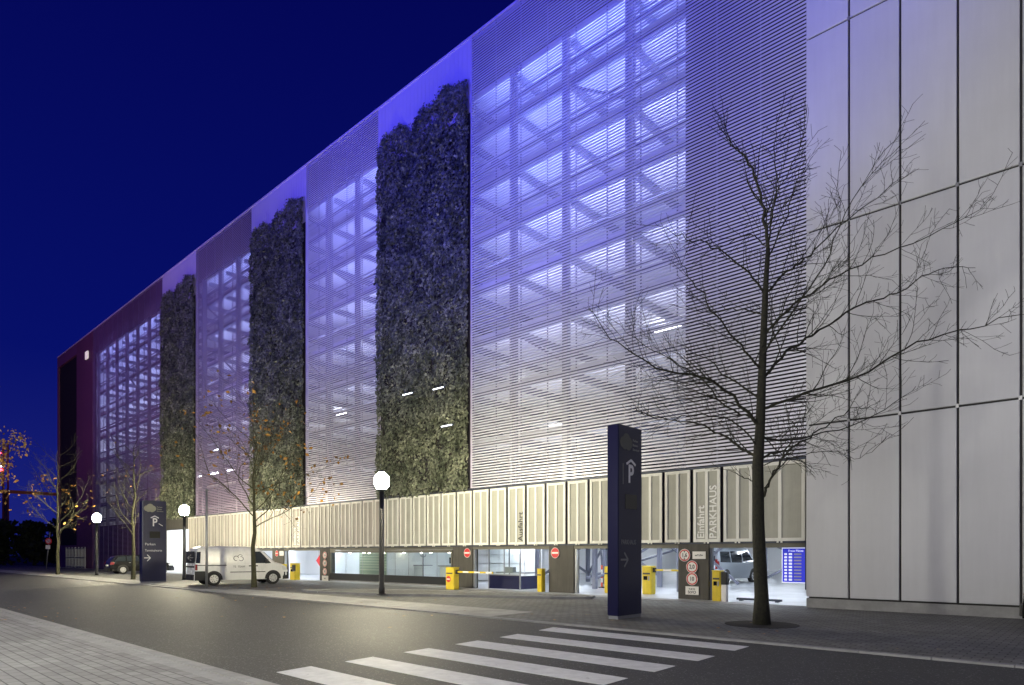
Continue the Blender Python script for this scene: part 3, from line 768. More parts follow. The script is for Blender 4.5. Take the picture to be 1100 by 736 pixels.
m = MB(); m.box(-w+.1, w-.1, -.3, .4, .7, .76); m.box(-.5, .0, -.1, .1, .761, .98); m.build('desk', 'galv', t, False)
# blue level board
s_ = 22.2/(FW*F+RT*(855-CX)).y
t = thing('level_board', 'glowing blue parking level board with white rows beside the white wall', 'sign', (W(855.5, 21.6), 21.6, EYE+(HY-607)*s_))
m = MB(); m.box(-.45, .45, -.03, .05, -.57, .57); m.build('casing', 'board_white', t, False)
m = MB(); m.box(-.42, .42, -.045, -.031, -.54, .54); bb = m.build('face', 'board_blue', t, False)
for k in range(9):
    z = .36-k*.103
    m = MB(); m.box(-.36, -.28, -.052, -.046, z-.03, z+.03); m.box(-.22, -.12, -.052, -.046, z-.03, z+.03); m.box(-.06, .17, -.051, -.046, z-.022, z+.022, 1)
    m.build('level_row', ['board_white', 'stripe_grey'], bb, False)
text('Freie Plätze', .10, T(-.0, -.052, .465) @ FACE_S, 'board_white', 'lettering', bb, True, ext=.002)
text('P\nA\nR\nK\nH\nA\nU\nS', .12, T(.32, -.052, .36) @ FACE_S, 'board_white', 'lettering', bb, True, ext=.002).location.z = -.38
m = MB(); m.tube([(-.3, .01, .57), (-.3, .01, .95)], .02, 6); m.tube([(.3, .01, .57), (.3, .01, .95)], .02, 6); m.build('hanger', 'steel_dark', t, False)
# small lit sign high on the plum wall
s_ = D/(FW*F+RT*(95-CX)).y
t = thing('lit_wall_sign', 'small glowing pale sign box high on the plum end wall', 'sign', (W(95, D), D-.08, EYE+(HY-382)*s_))
m = MB(); m.box(-.45, .45, -.14, 0, -.4, .4, bev=.02); m.build('face', 'sign_glow', t, False)
m = MB(); m.box(-.5, .5, -.02, .009, -.45, .45); m.build('casing', 'steel_dark', t, False)
# gate at the plum wall
q = W(130, D)
t = thing('steel_gate', 'double barred steel gate at the foot of the plum wall, behind the leafy young tree', 'gate', (-84.8, 20.4, .03))
for sx in (-3.8, 0.05):
    m = MB()
    for z in (.1, 1.1, 2.1): m.box(sx, sx+3.7, -.04, .04, z, z+.1)
    for xx in (0, 1.2, 2.4, 3.6): m.box(sx+xx, sx+xx+.1, -.05, .05, .0, 2.3)
    k = sx+.2
    while k < sx+3.6: m.box(k, k+.03, -.015, .015, .2, 2.1); k += .2
    m.build('gate_leaf', 'galv', t, False)
# dark utility box next to
# ============================================================ PYLONS
def pylon(loc, w, d, h, label, big):
    t = thing('parking_pylon', label, 'sign pylon', loc)
    # sign face looks to +x, width along y
    m = MB(); m.box(-d/2, d/2, 0, w, .08, h, bev=.02); m.build('body', 'navy', t, False)
    m = MB(); m.box(-d/2+.02, d/2-.02, .02, w-.02, 0, .079); m.build('base', 'galv', t, False)
    m = MB(); m.box(-d/2+.01, d/2-.012, -.012, -.002, .1, h-.03); m.build('end_sheet', 'navy_side' if big else 'navy', t, False)
    X = d/2+.004
    def rect(y0, y1, z0, z1, mt, nm, o=.0):
        m = MB(); m.box(X+o, X+o+.008, y0, y1, z0, z1); return m.build(nm, mt, t, False)
    c = w/2
    # cloud emblem
    mt = 'cloud_grey' if big else 'cloud_print'
    m = MB()
    for k, (yy, zz, r) in enumerate(((.20, 0, .13), (.34, .07, .16), (.46, .0, .14), (.27, -.05, .12), (.42, -.06, .12))):
        m.disc((X+.004+.0012*k, yy*w/1.05, h-.42+zz), (1, 0, 0), r*w/1.05, .006, 0, 20)
    m.build('cloud_emblem', mt, t, False)
    for k, l in enumerate(('Parken', 'Reisen', 'Services')):
        text(l, .085 if big else .10, T(X, w*.60, h-.33-.11*k) @ FACE_E, 'faint_print' if big else 'cloud_print', 'lettering', t, True, align='LEFT')
    # roof and P
    zc = h-1.18
    m = MB(); m.bar((X+.004, c+.02-.2, zc+.25), (X+.004, c+.02, zc+.36), .01, .055); m.bar((X+.0045, c+.02, zc+.36), (X+.0045, c+.02+.2, zc+.25), .01, .055); m.build('roof_symbol', 'pale_print', t, False)
    text('P', .62, T(X, c+.02, zc) @ FACE_E, 'pale_print' if big else 'lettering_white', 'lettering', t, True, bold=.012, sx=.8)
    if big: rect(c-.34, c-.325, zc-.25, zc+.25, 'faint_print', 'accent_line')
    else:
        m = MB(); m.bar((X+.004, c+.22, zc-.05), (X+.004, c+.42, zc-.17), .01, .03); m.build('small_arrow', 'pale_print', t, False)
    rect(c-.24, c+.28, h-2.02, h-1.66, 'display', 'display')
    if big:
        text('PARKHAUS', .165, T(X, .12, h-2.83) @ FACE_E, 'faint_print', 'lettering', t, True, align='LEFT', sx=.8)
        za = h-3.25; pm = 'faint_print'
    else:
        text('Parken', .19, T(X, .14, h-2.36) @ FACE_E, 'pale_print', 'lettering', t, True, align='LEFT')
        text('Terminalwarte', .17, T(X, .14, h-2.70) @ FACE_E, 'pale_print', 'lettering', t, True, align='LEFT', sx=.85)
        za = h-3.1; pm = 'lettering_white'
    m = MB(); b = .045
    m.bar((X+.004, .10, za), (X+.004, .38, za), .01, b); m.bar((X+.0045, .25, za+.17), (X+.0045, .41, za), .01, b); m.bar((X+.005, .25, za-.17), (X+.005, .41, za), .01, b)
    m.build('direction_arrow', pm, t, False)
    return t
pylon((-8.82, 13.15, .03), 1.06, .31, 4.68, 'tall dark navy parking pylon at the end of the zebra crossing', True)
pylon((-38.55, 12.3, .03), 1.22, .35, 4.45, 'distant navy parking pylon reading Parken with a bright white arrow, left of the white van', False)

# ============================================================ STREET LAMPS
def lamp(label, loc, mt='lamp_glass', group='street lamps along the forecourt'):
    t = thing('street_lamp', label, 'street lamp', loc, group=group)
    h = 3.85
    m = MB(); m.tube([(0, 0, 0), (0, 0, .25), (0, 0, .27), (0, 0, h)], [.115, .115, .10, .085], 16); m.build('pole', 'pole', t, False)
    m = MB(); m.tube([(0, 0, 0), (0, 0, .03)], .17, 16); m.build('base_plate', 'pole', t, False)
    m = MB(); m.tube([(0, 0, h-.02), (0, 0, h+.02), (0, 0, h+.03)], [.12, .22, .22], 20); m.build('shade_collar', 'pole', t, False)  # collar added to keep the lantern's light off the pole
    m = MB(); m.tube([(0, 0, h+.035), (0, 0, h+.08), (0, 0, h+.20), (0, 0, h+.34), (0, 0, h+.48), (0, 0, h+.60), (0, 0, h+.67)], [.13, .20, .26, .28, .26, .18, .07], 24); g = m.build('lantern_glass', mt, t, False)
    m = MB(); m.tube([(0, 0, h+.672), (0, 0, h+.70), (0, 0, h+.76)], [.12, .11, .03] if mt == 'lamp_glass' else [.55, .5, .05], 20); m.build('lantern_cap', 'pole', t, False)  # near lamps: cap widened to hold their light off the upper facade
    return t
q = G(410, 638.5, .1); q2 = G(198, 623.5); q3 = G(104, 618.5)
PW_ = 1100
lamp('nearest lit street lamp, on the kerbed island in front of the shop window', (q.x, q.y, .1))
lamp('lit street lamp rising behind the tail of the white van', (q2.x, q2.y, .03))
lamp('farthest and smallest lit street lamp, between two thin trees at left', (q3.x, q3.y, .03))
if False: lamp('street lamp beyond the right edge of the view, in front of the white wall', (2.6, 15.0, .03))
for k, x in enumerate((-13, -3, -33)):  # last one added out of view to whiten the van tail
    lamp(('lamp on the near pavement behind the viewer to the left', 'lamp on the near pavement right behind the viewer', 'added unseen lamp on the near pavement, far left, lighting the van tail')[k], (x, (-2.2, -2.2, -.5)[k], .03), 'lamp_near')
# ============================================================ TREES
def V(*a): return Vector(a)
def branch(m, p, d, L, r, lvl, rng, leafpts, maxl, up=.25, minr=.0035, ns=None):
    n = ns or max(3, int(L/.22)+2)
    pts = [p.copy()]; rs = [r]; dirs = []
    for i in range(n):
        k = i/n
        d = (d+V(rng.gauss(0, 1), rng.gauss(0, 1), rng.gauss(0, .8))*.11+V(0, 0, up*.10)).normalized()
        p = p+d*(L/n); pts.append(p.copy()); rs.append(max(minr, r*(1-.85*(i+1)/n))); dirs.append(d.copy())
    m.tube(pts, rs, 6 if r > .03 else (4 if r > .012 else 3), cap=False)
    if lvl >= maxl:
        leafpts.append((pts[-1], d)); leafpts.append((pts[len(pts)//2], d)); return
    nc = max(2, int(L*(2.6 if lvl == 1 else 5.2)))
    for c in range(nc):
        k = .18+.8*(c+rng.random()*.6)/nc
        i = min(n-1, int(k*n)); base = pts[i+1] if i+1 < len(pts) else pts[-1]
        dd = dirs[i]; ax = dd.orthogonal().normalized(); ax.rotate(Matrix.Rotation(rng.uniform(0, 6.28), 3, dd))
        ang = R(rng.uniform(28, 58)); cd = (dd*math.cos(ang)+ax*math.sin(ang)).normalized()
        cl = L*(1-k*.55)*rng.uniform(.28, .55)
        if cl < .12: continue
        branch(m, base, cd, cl, max(minr, rs[i]*.55), lvl+1, rng, leafpts, maxl, up)
def path_branch(m, pts, r, rng, leafpts, maxl, dens=1.0):
    """hand laid limb: smooth path with random side twigs"""
    P = []
    for i in range(len(pts)-1):
        a = pts[max(i-1, 0)]; b = pts[i]; c = pts[i+1]; d = pts[min(i+2, len(pts)-1)]
        for k in range(5):
            t = k/5
            P.append(.5*((2*b)+(c-a)*t+(2*a-5*b+4*c-d)*t*t+(3*b-a-3*c+d)*t**3))
    P.append(pts[-1].copy())
    P = [P[0]]+[q+V(rng.gauss(0, 1), rng.gauss(0, 1), rng.gauss(0, 1))*.022 for q in P[1:]]
    n = len(P)-1; rs = [max(.005, r*(1-.86*(i/n)**.8)) for i in range(n+1)]
    m.tube(P, rs, 7, cap=False)
    L = sum((P[i+1]-P[i]).length for i in range(n))
    nc = int(L*5.6*dens)
    for c in range(nc):
        k = .12+.88*(c+rng.random()*.7)/nc; i = min(n-1, int(k*n)); dd = (P[i+1]-P[i]).normalized()
        ax = dd.orthogonal().normalized(); ax.rotate(Matrix.Rotation(rng.uniform(0, 6.28), 3, dd))
        ang = R(rng.uniform(25, 55)); cd = (dd*math.cos(ang)+ax*math.sin(ang)+V(0, 0, .15)).normalized()
        branch(m, P[i], cd, min(1.9, L*.42)*(1-k*.5)*rng.uniform(.5, 1.1), max(.006, rs[i]*.5), 2, rng, leafpts, maxl, .3, .0045)
    return P
def leaves(pts, rng, count, size, spread, mt, parent, name='leaves'):
    m = MB()
    for i in range(count):
        p, d = rng.choice(pts); c = p+V(rng.gauss(0, 1), rng.gauss(0, 1), rng.gauss(0, 1))*spread
        a = V(rng.gauss(0, 1), rng.gauss(0, 1), rng.gauss(0, .6)-.6).normalized(); b = a.orthogonal().normalized(); b.rotate(Matrix.Rotation(rng.uniform(0, 6.28), 3, a))
        s = size*rng.uniform(.6, 1.3); nn = a.cross(b)
        m.add([c, c+a*s*.45+b*s*.32+nn*s*.08, c+a*s, c+a*s*.45-b*s*.32+nn*s*.08], [(0, 1, 2), (0, 2, 3)])
    return m.build(name, mt, parent, False)
# near bare tree -------------------------------------------------
tb = G(818, 671, .03)
TD = (tb.x*FW.x+tb.y*FW.y)          # depth
def tp(px, py, dep=0.0):
    """branch joint: surveyed in the plane of the trunk, then pushed back or forward by dep"""
    s = TD/F; v = RT*((px-CX)*s)+FW*(TD)
    w = V(v.x, v.y, EYE+(HY-py)*s)-V(tb.x, tb.y, .03)
    return w+FW*dep
near = thing('bare_tree', 'large leafless tree in the foreground before the white wall', 'tree', tb)
rng = random.Random(11)
m = MB()
tr = [tp(818, 671), tp(818, 640), tp(816, 600), tp(815, 560, .02), tp(814, 500), tp(817, 462, .03), tp(819, 400, .02), tp(822, 315, 0), tp(825, 267, 0)]
m.tube(tr, [.20, .148, .137, .128, .118, .105, .085, .06, .046], 14)
m.build('trunk', 'bark', near, False)
m = MB(); LP_ = []
limbs = [
 ([(820, 399), (790, 375), (761, 350), (732, 320), (712, 301)], .045, -.9),
 ([(825, 270), (822, 225), (811, 185), (798, 160), (788, 146), (776, 128)], .062, .2),
 ([(824, 262), (832, 225), (836, 190), (834, 150), (838, 118)], .034, .1),
 ([(815, 457), (776, 423), (735, 411), (698, 408), (654, 387), (624, 360)], .06, -1.2),
 ([(818, 430), (790, 400), (770, 372), (742, 348)], .04, 1.0),
 ([(820, 313), (796, 291), (761, 272), (725, 266), (698, 257)], .038, -.5),
 ([(825, 267), (812, 245), (775, 247), (745, 230)], .024, .9),
 ([(822, 315), (848, 290), (874, 270), (913, 232), (960, 196), (984, 176)], .042, .4),
 ([(820, 360), (850, 330), (874, 315), (920, 292), (985, 268), (1030, 240)], .045, -.8),
 ([(818, 408), (850, 375), (880, 354), (933, 322), (985, 300), (1035, 272), (1082, 265)], .055, .8),
 ([(817, 440), (860, 425), (913, 409), (972, 375), (1040, 358), (1093, 340)], .055, -.5),
 ([(817, 470), (850, 470), (890, 463), (962, 438), (1020, 402)], .045, .9),
 ([(817, 540), (822, 525), (831, 505), (838, 486), (848, 467), (838, 450), (833, 430)], .05, -.4),
 ([(815, 520), (806, 514), (790, 505), (768, 500)], .024, .3),
 ([(815, 495), (800, 480), (780, 462), (755, 446), (720, 440), (690, 425)], .055, .9),
 ([(816, 492), (840, 485), (866, 473), (899, 451), (923, 436), (950, 430)], .045, .3),
 ([(816, 500), (840, 494), (880, 488), (905, 497), (925, 480)], .02, -.7),
 ([(824, 281), (845, 235), (860, 190), (874, 155)], .03, .3),
 ([(823, 250), (828, 215), (846, 180), (850, 140)], .022, -.6),
 ([(821, 340), (800, 322), (770, 318), (735, 300)], .03, 1.1),
 ([(819, 385), (838, 350), (870, 300), (890, 240), (930, 195)], .04, -1.0),
 ([(817, 452), (790, 440), (750, 400), (705, 370), (665, 340)], .04, .4),
 ([(816, 480), (780, 455), (740, 452), (700, 460), (672, 452)], .03, -.9),
]
for (pp, r, dep) in limbs:
    n = len(pp)-1
    path_branch(m, [tp(x, y, dep*(i/n)**1.0*1.3) for i, (x, y) in enumerate(pp)], r*.68, rng, LP_, 4, .9)
m.build('branches', 'bark', near, False)
print('near tree faces', len(m.f))
def street_tree(label, loc, h, spread, seed, leafn, name='street_tree', bark='bark_green', leafside=None, lsize=.14, trunk_r=.10, first=.3, lift=1.1, twig=3):
    t = thing(name, label, 'tree', loc); rg = random.Random(seed)
    m = MB(); n = 12; pts = [V(0, 0, 0)]
    for i in range(1, n+1): pts.append(V(rg.gauss(0, .03)*i*.3, rg.gauss(0, .03)*i*.3, h*i/n))
    m.tube(pts, [trunk_r*(1.15 if i == 0 else 1-.93*i/n) for i in range(n+1)], 10, cap=False); m.build('trunk', bark, t, False)
    m = MB(); lp = []; nb = 17
    for k in range(nb):
        f = first+(.95-first)*k/nb; i = f*n; a = int(i); base = pts[a].lerp(pts[min(n, a+1)], i-a)
        az = k*2.4+rg.uniform(-.4, .4); L = spread*(1-.62*(f-first)/(1-first))*rg.uniform(.75, 1.1)
        d = V(math.cos(az), math.sin(az), lift*rg.uniform(.4, .9)).normalized()
        branch(m, base, d, L, trunk_r*.34*(1-.7*f), 1, rg, lp, twig, .28, .007)
    m.build('branches', bark, t, False)
    if leafn:
        lp2 = lp if leafside is None else [q for q in lp if leafside(q[0])]
        leaves(lp2, rg, leafn, lsize, .12, 'leaf_gold', t)
    return t
q = G(273, 631, .04)
street_tree('half bare tree with golden leaves on its right side, before the white van', q, 7.6, 6.0, 5, 330, leafside=lambda p: (p.dot(RT) > .2 or p.z > 4.6) and 2.6 < p.z, trunk_r=.125, first=.36, lsize=.2)
q = G(143, 622.5, .03)
street_tree('thin bare tree with a greenish trunk just left of the distant pylon', q, 8.8, 4.2, 8, 30, trunk_r=.12, first=.3)
q = G(62, 617, .03)
street_tree('young tree with sparse orange leaves at the corner of the plum wall', q, 9.8, 5.0, 21, 130, trunk_r=.13, first=.28, leafside=lambda p: p.z < 7.5, lsize=.24)
street_tree('autumn tree at the left edge of the photo with gold leaves against the sky', (-22.6, 2.7, .03), 6.9, 2.3, 33, 2600, trunk_r=.13, first=.4, lsize=.09, bark='bark')
# dark bed under the near tree
struct('tree_pit', MB().disc((tb.x, tb.y, .033), (0, 0, 1), .78, .012, 0, 30), 'soil')
q = G(273, 631, .04)
# far dark trees
def dark_tree(label, loc, h, r, seed):
    t = thing('dense_tree', label, 'tree', loc, group='dark trees beyond the plum end of the garage'); rg = random.Random(seed)
    m = MB(); m.tube([(0, 0, 0), (0, 0, h*.6)], [.25, .1], 8); m.build('trunk', 'bark', t, False)
    m = MB()
    for b in range(26):
        c = V(rg.gauss(0, r*.45), rg.gauss(0, r*.45), h*(.12+.78*rg.random()))
        rr = r*.42*(1.1-.5*c.z/h)
        for k in range(85):
            dd = V(rg.gauss(0, 1), rg.gauss(0, 1), rg.gauss(0, 1)).normalized(); p = c+dd*rr*rg.uniform(.6, 1.1); s = .3*rg.uniform(.6, 1.3)
            a = V(rg.gauss(0, 1), rg.gauss(0, 1), rg.gauss(0, 1)).normalized(); bb = a.orthogonal()
            m.add([p-a*s, p+bb*s*.6, p+a*s, p-bb*s*.6], [(0, 1, 2, 3)])
    m.build('crown', 'dark_leaf', t, False)
for k, (x, y, h, r, lab) in enumerate(((-112, 13, 6.2, 3.4, 'leftmost dark bushy tree on the dim far verge'), (-114, 17.5, 7.0, 3.6, 'dark bushy tree beneath the red mast'), (-112, 22, 6.0, 3.4, 'dark bushy tree left of the leaning no-stopping sign'), (-113, 26.5, 6.6, 3.6, 'dark bushy tree directly behind the no-stopping sign'), (-110, 31, 6.3, 3.4, 'dark bushy tree touching the corner of the plum wall'), (-118, 9, 7, 3.8, 'dark bushy tree at the outer left of the far verge'))):
    dark_tree(lab, (x, y, -.03), h, r, 40+k)
rg = random.Random(9); m = MB()
for (cx_, cy_, n_, sp_) in ((-30.1, 14.5, 260, 2.6), (-60.7, 13.3, 160, 3), (-22.6, 2.4, 200, 2.2), (-9, 12.6, 40, 3.5), (-20, 11.9, 60, 5)):
    for i in range(n_):
        x = cx_+rg.gauss(0, sp_); y = cy_+rg.gauss(0, sp_*.5)
        if y > 19 or KY0-.5 < y < KY0+.1 or KY1-.1 < y < KY1+.3: continue
        z = .012 if KY0 < y < KY1 else .055
        a = rg.uniform(0, 6.28); s = rg.uniform(.03, .07); c = V(x, y, z); u = V(math.cos(a), math.sin(a), .1)*s; w = V(-math.sin(a), math.cos(a), .15)*s*.7
        m.add([c-u, c+w, c+u, c-w+V(0, 0, .01)], [(0, 1, 2, 3)])
tag(m.build('fallen_leaves', 'leaf_gold'), 'golden fallen leaves scattered on the paving below the trees', 'leaves', kind='stuff')
# ============================================================ IVY
rg = random.Random(4)
def ivy_top(u):                     # u 0..1 across, metres
    e = min(1, u/.16); q = min(1, (1-u)/.05)
    return 22.5+1.1*(1-(1-e)**2)+.22*math.sin(u*9+1)+.13*math.sin(u*27)-.5*(1-q)**2
m = MB(); Wd = 7.1
for i in range(52000):
    u = rg.random(); zt = ivy_top(u)-4.6; z = zt*rg.random()**.98
    x = u*Wd
    nz = noise.noise(V(x*.9, z*.9, 3.1))+.5*noise.noise(V(x*2.3, z*2.3, 9))
    if nz < -.25 and rg.random() < .6: continue
    dep = .07+.15*max(0, nz+.25)+rg.random()*.08
    xx = min(max(x+rg.gauss(0, .03), .10), Wd-.10)
    c = V(xx, -dep, z+rg.gauss(0, .05))
    a = V(rg.gauss(0, .7), rg.gauss(0, .35)-.25, -1+rg.gauss(0, .5)).normalized(); nrm = V(rg.gauss(0, .45), -1, rg.gauss(.25, .45)).normalized(); b = a.cross(nrm).normalized()
    s = rg.uniform(.07, .19)
    m.add([c, c+a*s*.4+b*s*.45, c+a*s, c+a*s*.4-b*s*.45], [(0, 1, 2, 3)])
ivy_me = m
ivy = thing('climbing_ivy', 'widest dark ivy strip, above the nearest street lamp', 'climbing plant', (-28.92, D-.05, 4.62), group='strips of ivy climbing the garage')
lv = m.build('leaves', 'ivy_leaf', ivy, False)
m = MB()
for k in range(16):
    x = .3+k*.43+rg.uniform(-.1, .1); pts = []; z = 0
    while z < 17.0-rg.random()*3: pts.append((min(max(x, .1), 7), -.03-.02*rg.random(), z)); z += .6; x += rg.gauss(0, .06)
    m.tube(pts, [.03*(1-.7*i/len(pts)) for i in range(len(pts))], 5, cap=False)
m.build('stems', 'ivy_stem', ivy, False)
for (x, lab) in ((-43.55, 'middle dark ivy strip, behind the tree with golden leaves'), (-60.05, 'narrow looking dark ivy strip above the distant pylon')):
    c = copy_tree(ivy); c.location = (x, D-.05, 4.62); c['label'] = lab
# light fittings glimmering through the ivy
for (px, py, lab) in ((441, 424, 'slim lit tube glimmering high in the widest ivy strip, left of its neighbour'), (483, 458, 'lowest slim lit tube in the widest ivy strip'), (474, 418, 'short lit tube in the widest ivy strip near its right edge')):
    s = (D-.3)/(FW*F+RT*(px-CX)).y
    t = thing('wall_light', lab, 'light', (W(px, D-.3), D-.5, EYE+(HY-py)*s))
    m = MB(); m.box(-.36, .36, -.02, .02, -.02, .02); m.build('tube', 'tube_dim', t, False)
    m = MB(); m.box(-.45, .45, .031, .05, -.05, .05); m.box(-.03, .03, .05, .46, -.03, .03); m.build('bracket', 'steel_dark', t, False)
# ============================================================ SIGN POST, MAST, BRIDGE
b = G(49.5, 611.5); s = 1.6/16.5
t = thing('no_stopping_sign', 'leaning post with a round red sign and a small white plate, far left', 'traffic sign', (b.x, b.y, 0), R(45))
tilt = .25
m = MB(); m.tube([(0, 0, 0), (tilt*1.6, 0, 3.9)], .045, 8); m.build('post', 'galv', t, False)
m = MB(); m.disc((tilt*1.15, -.06, 2.92), (0, 1, 0), .33, .03); m.build('round_plate', 'sign_red', t, False)
m = MB(); m.disc((tilt*1.15, -.085, 2.92), (0, 1, 0), .22, .01); m.build('round_field', 'stripe_grey', t, False)
m = MB(); m.bar((tilt*1.15-.15, -.095, 3.07), (tilt*1.15+.15, -.095, 2.77), .01, .06); m.build('cross_bar', 'sign_red', t, False)
m = MB(); m.box(tilt*.9-.22, tilt*.9+.22, -.07, -.05, 2.1, 2.5); m.build('small_plate', 'sign_white', t, False)
q = G(222, 632, .04)
t = thing('slim_pole', 'slim bare grey pole standing in front of the rear wheel of the white van', 'pole', q)
m = MB(); m.tube([(0, 0, 0), (0, 0, 4.4)], [.06, .045], 12); m.build('shaft', 'galv', t, False)
m = MB(); m.tube([(0, 0, 4.4), (0, 0, 4.43), (0, 0, 4.5)], [.07, .09, .03], 12); m.build('cap', 'galv', t, False)
def far(px, X): # point at world x=X seen at px
    k = (px-CX)/F; # right/depth
    # right = RT.x*X+RT.y*Y ; depth = FW.x*X+FW.y*Y
    Y = (k*FW.x-RT.x)*X/(RT.y-k*FW.y); dep = FW.x*X+FW.y*Y
    return V(X, Y, 0), dep/F
p_, s = far(6, -140)
t = thing('lattice_mast', 'distant red lit lattice mast with beacons at the left edge', 'mast', (p_.x, p_.y, 0))
m = MB(); H = 1.6+120*s
for a in range(4):
    sx = (1, 1, -1, -1)[a]; sy = (1, -1, -1, 1)[a]; m.bar((sx*.4, sy*.4, 0), (sx*.3, sy*.3, H), .12, .12)
z = 0
while z < H-1.2:
    m.bar((.4, .4, z), (-.4, .4, z+1.2), .07, .07); m.bar((.4, -.4, z), (.4, .4, z+1.2), .07, .07); m.bar((-.4, -.4, z), (.4, -.4, z+1.2), .07, .07); z += 1.2
m.build('lattice', 'mast_red', t, False)
for (dx, py, mt) in ((0.2, 501, 'beacon_white'), (1.0, 506, 'beacon_red'), (-.5, 487, 'beacon_red')):
    m = MB(); zc = 1.6+(HY-py)*s; m.tube([(dx, -.8, zc-.25), (dx, -.8, zc), (dx, -.8, zc+.25)], [.1, .3, .1], 10); m.build('beacon', mt, t, False)
p_, s = far(-40, -150); p2, s2 = far(66, -150)
t = thing('elevated_beam', 'thin orange lit elevated guideway crossing the far background at left', 'bridge', (-150, (p_.y+p2.y)/2, 0))
hh = (p2.y-p_.y)/2+6; zz = 1.6+64*s2
m = MB(); m.box(-.4, .4, -hh, hh, zz-.35, zz+.2); m.build('beam', 'bridge', t, False)
for yy in (-hh*.8, -hh*.1, hh*.7):
    m = MB(); m.tube([(0, yy, 0), (0, yy, zz-.36)], .3, 10); m.build('support', 'pole', t, False)
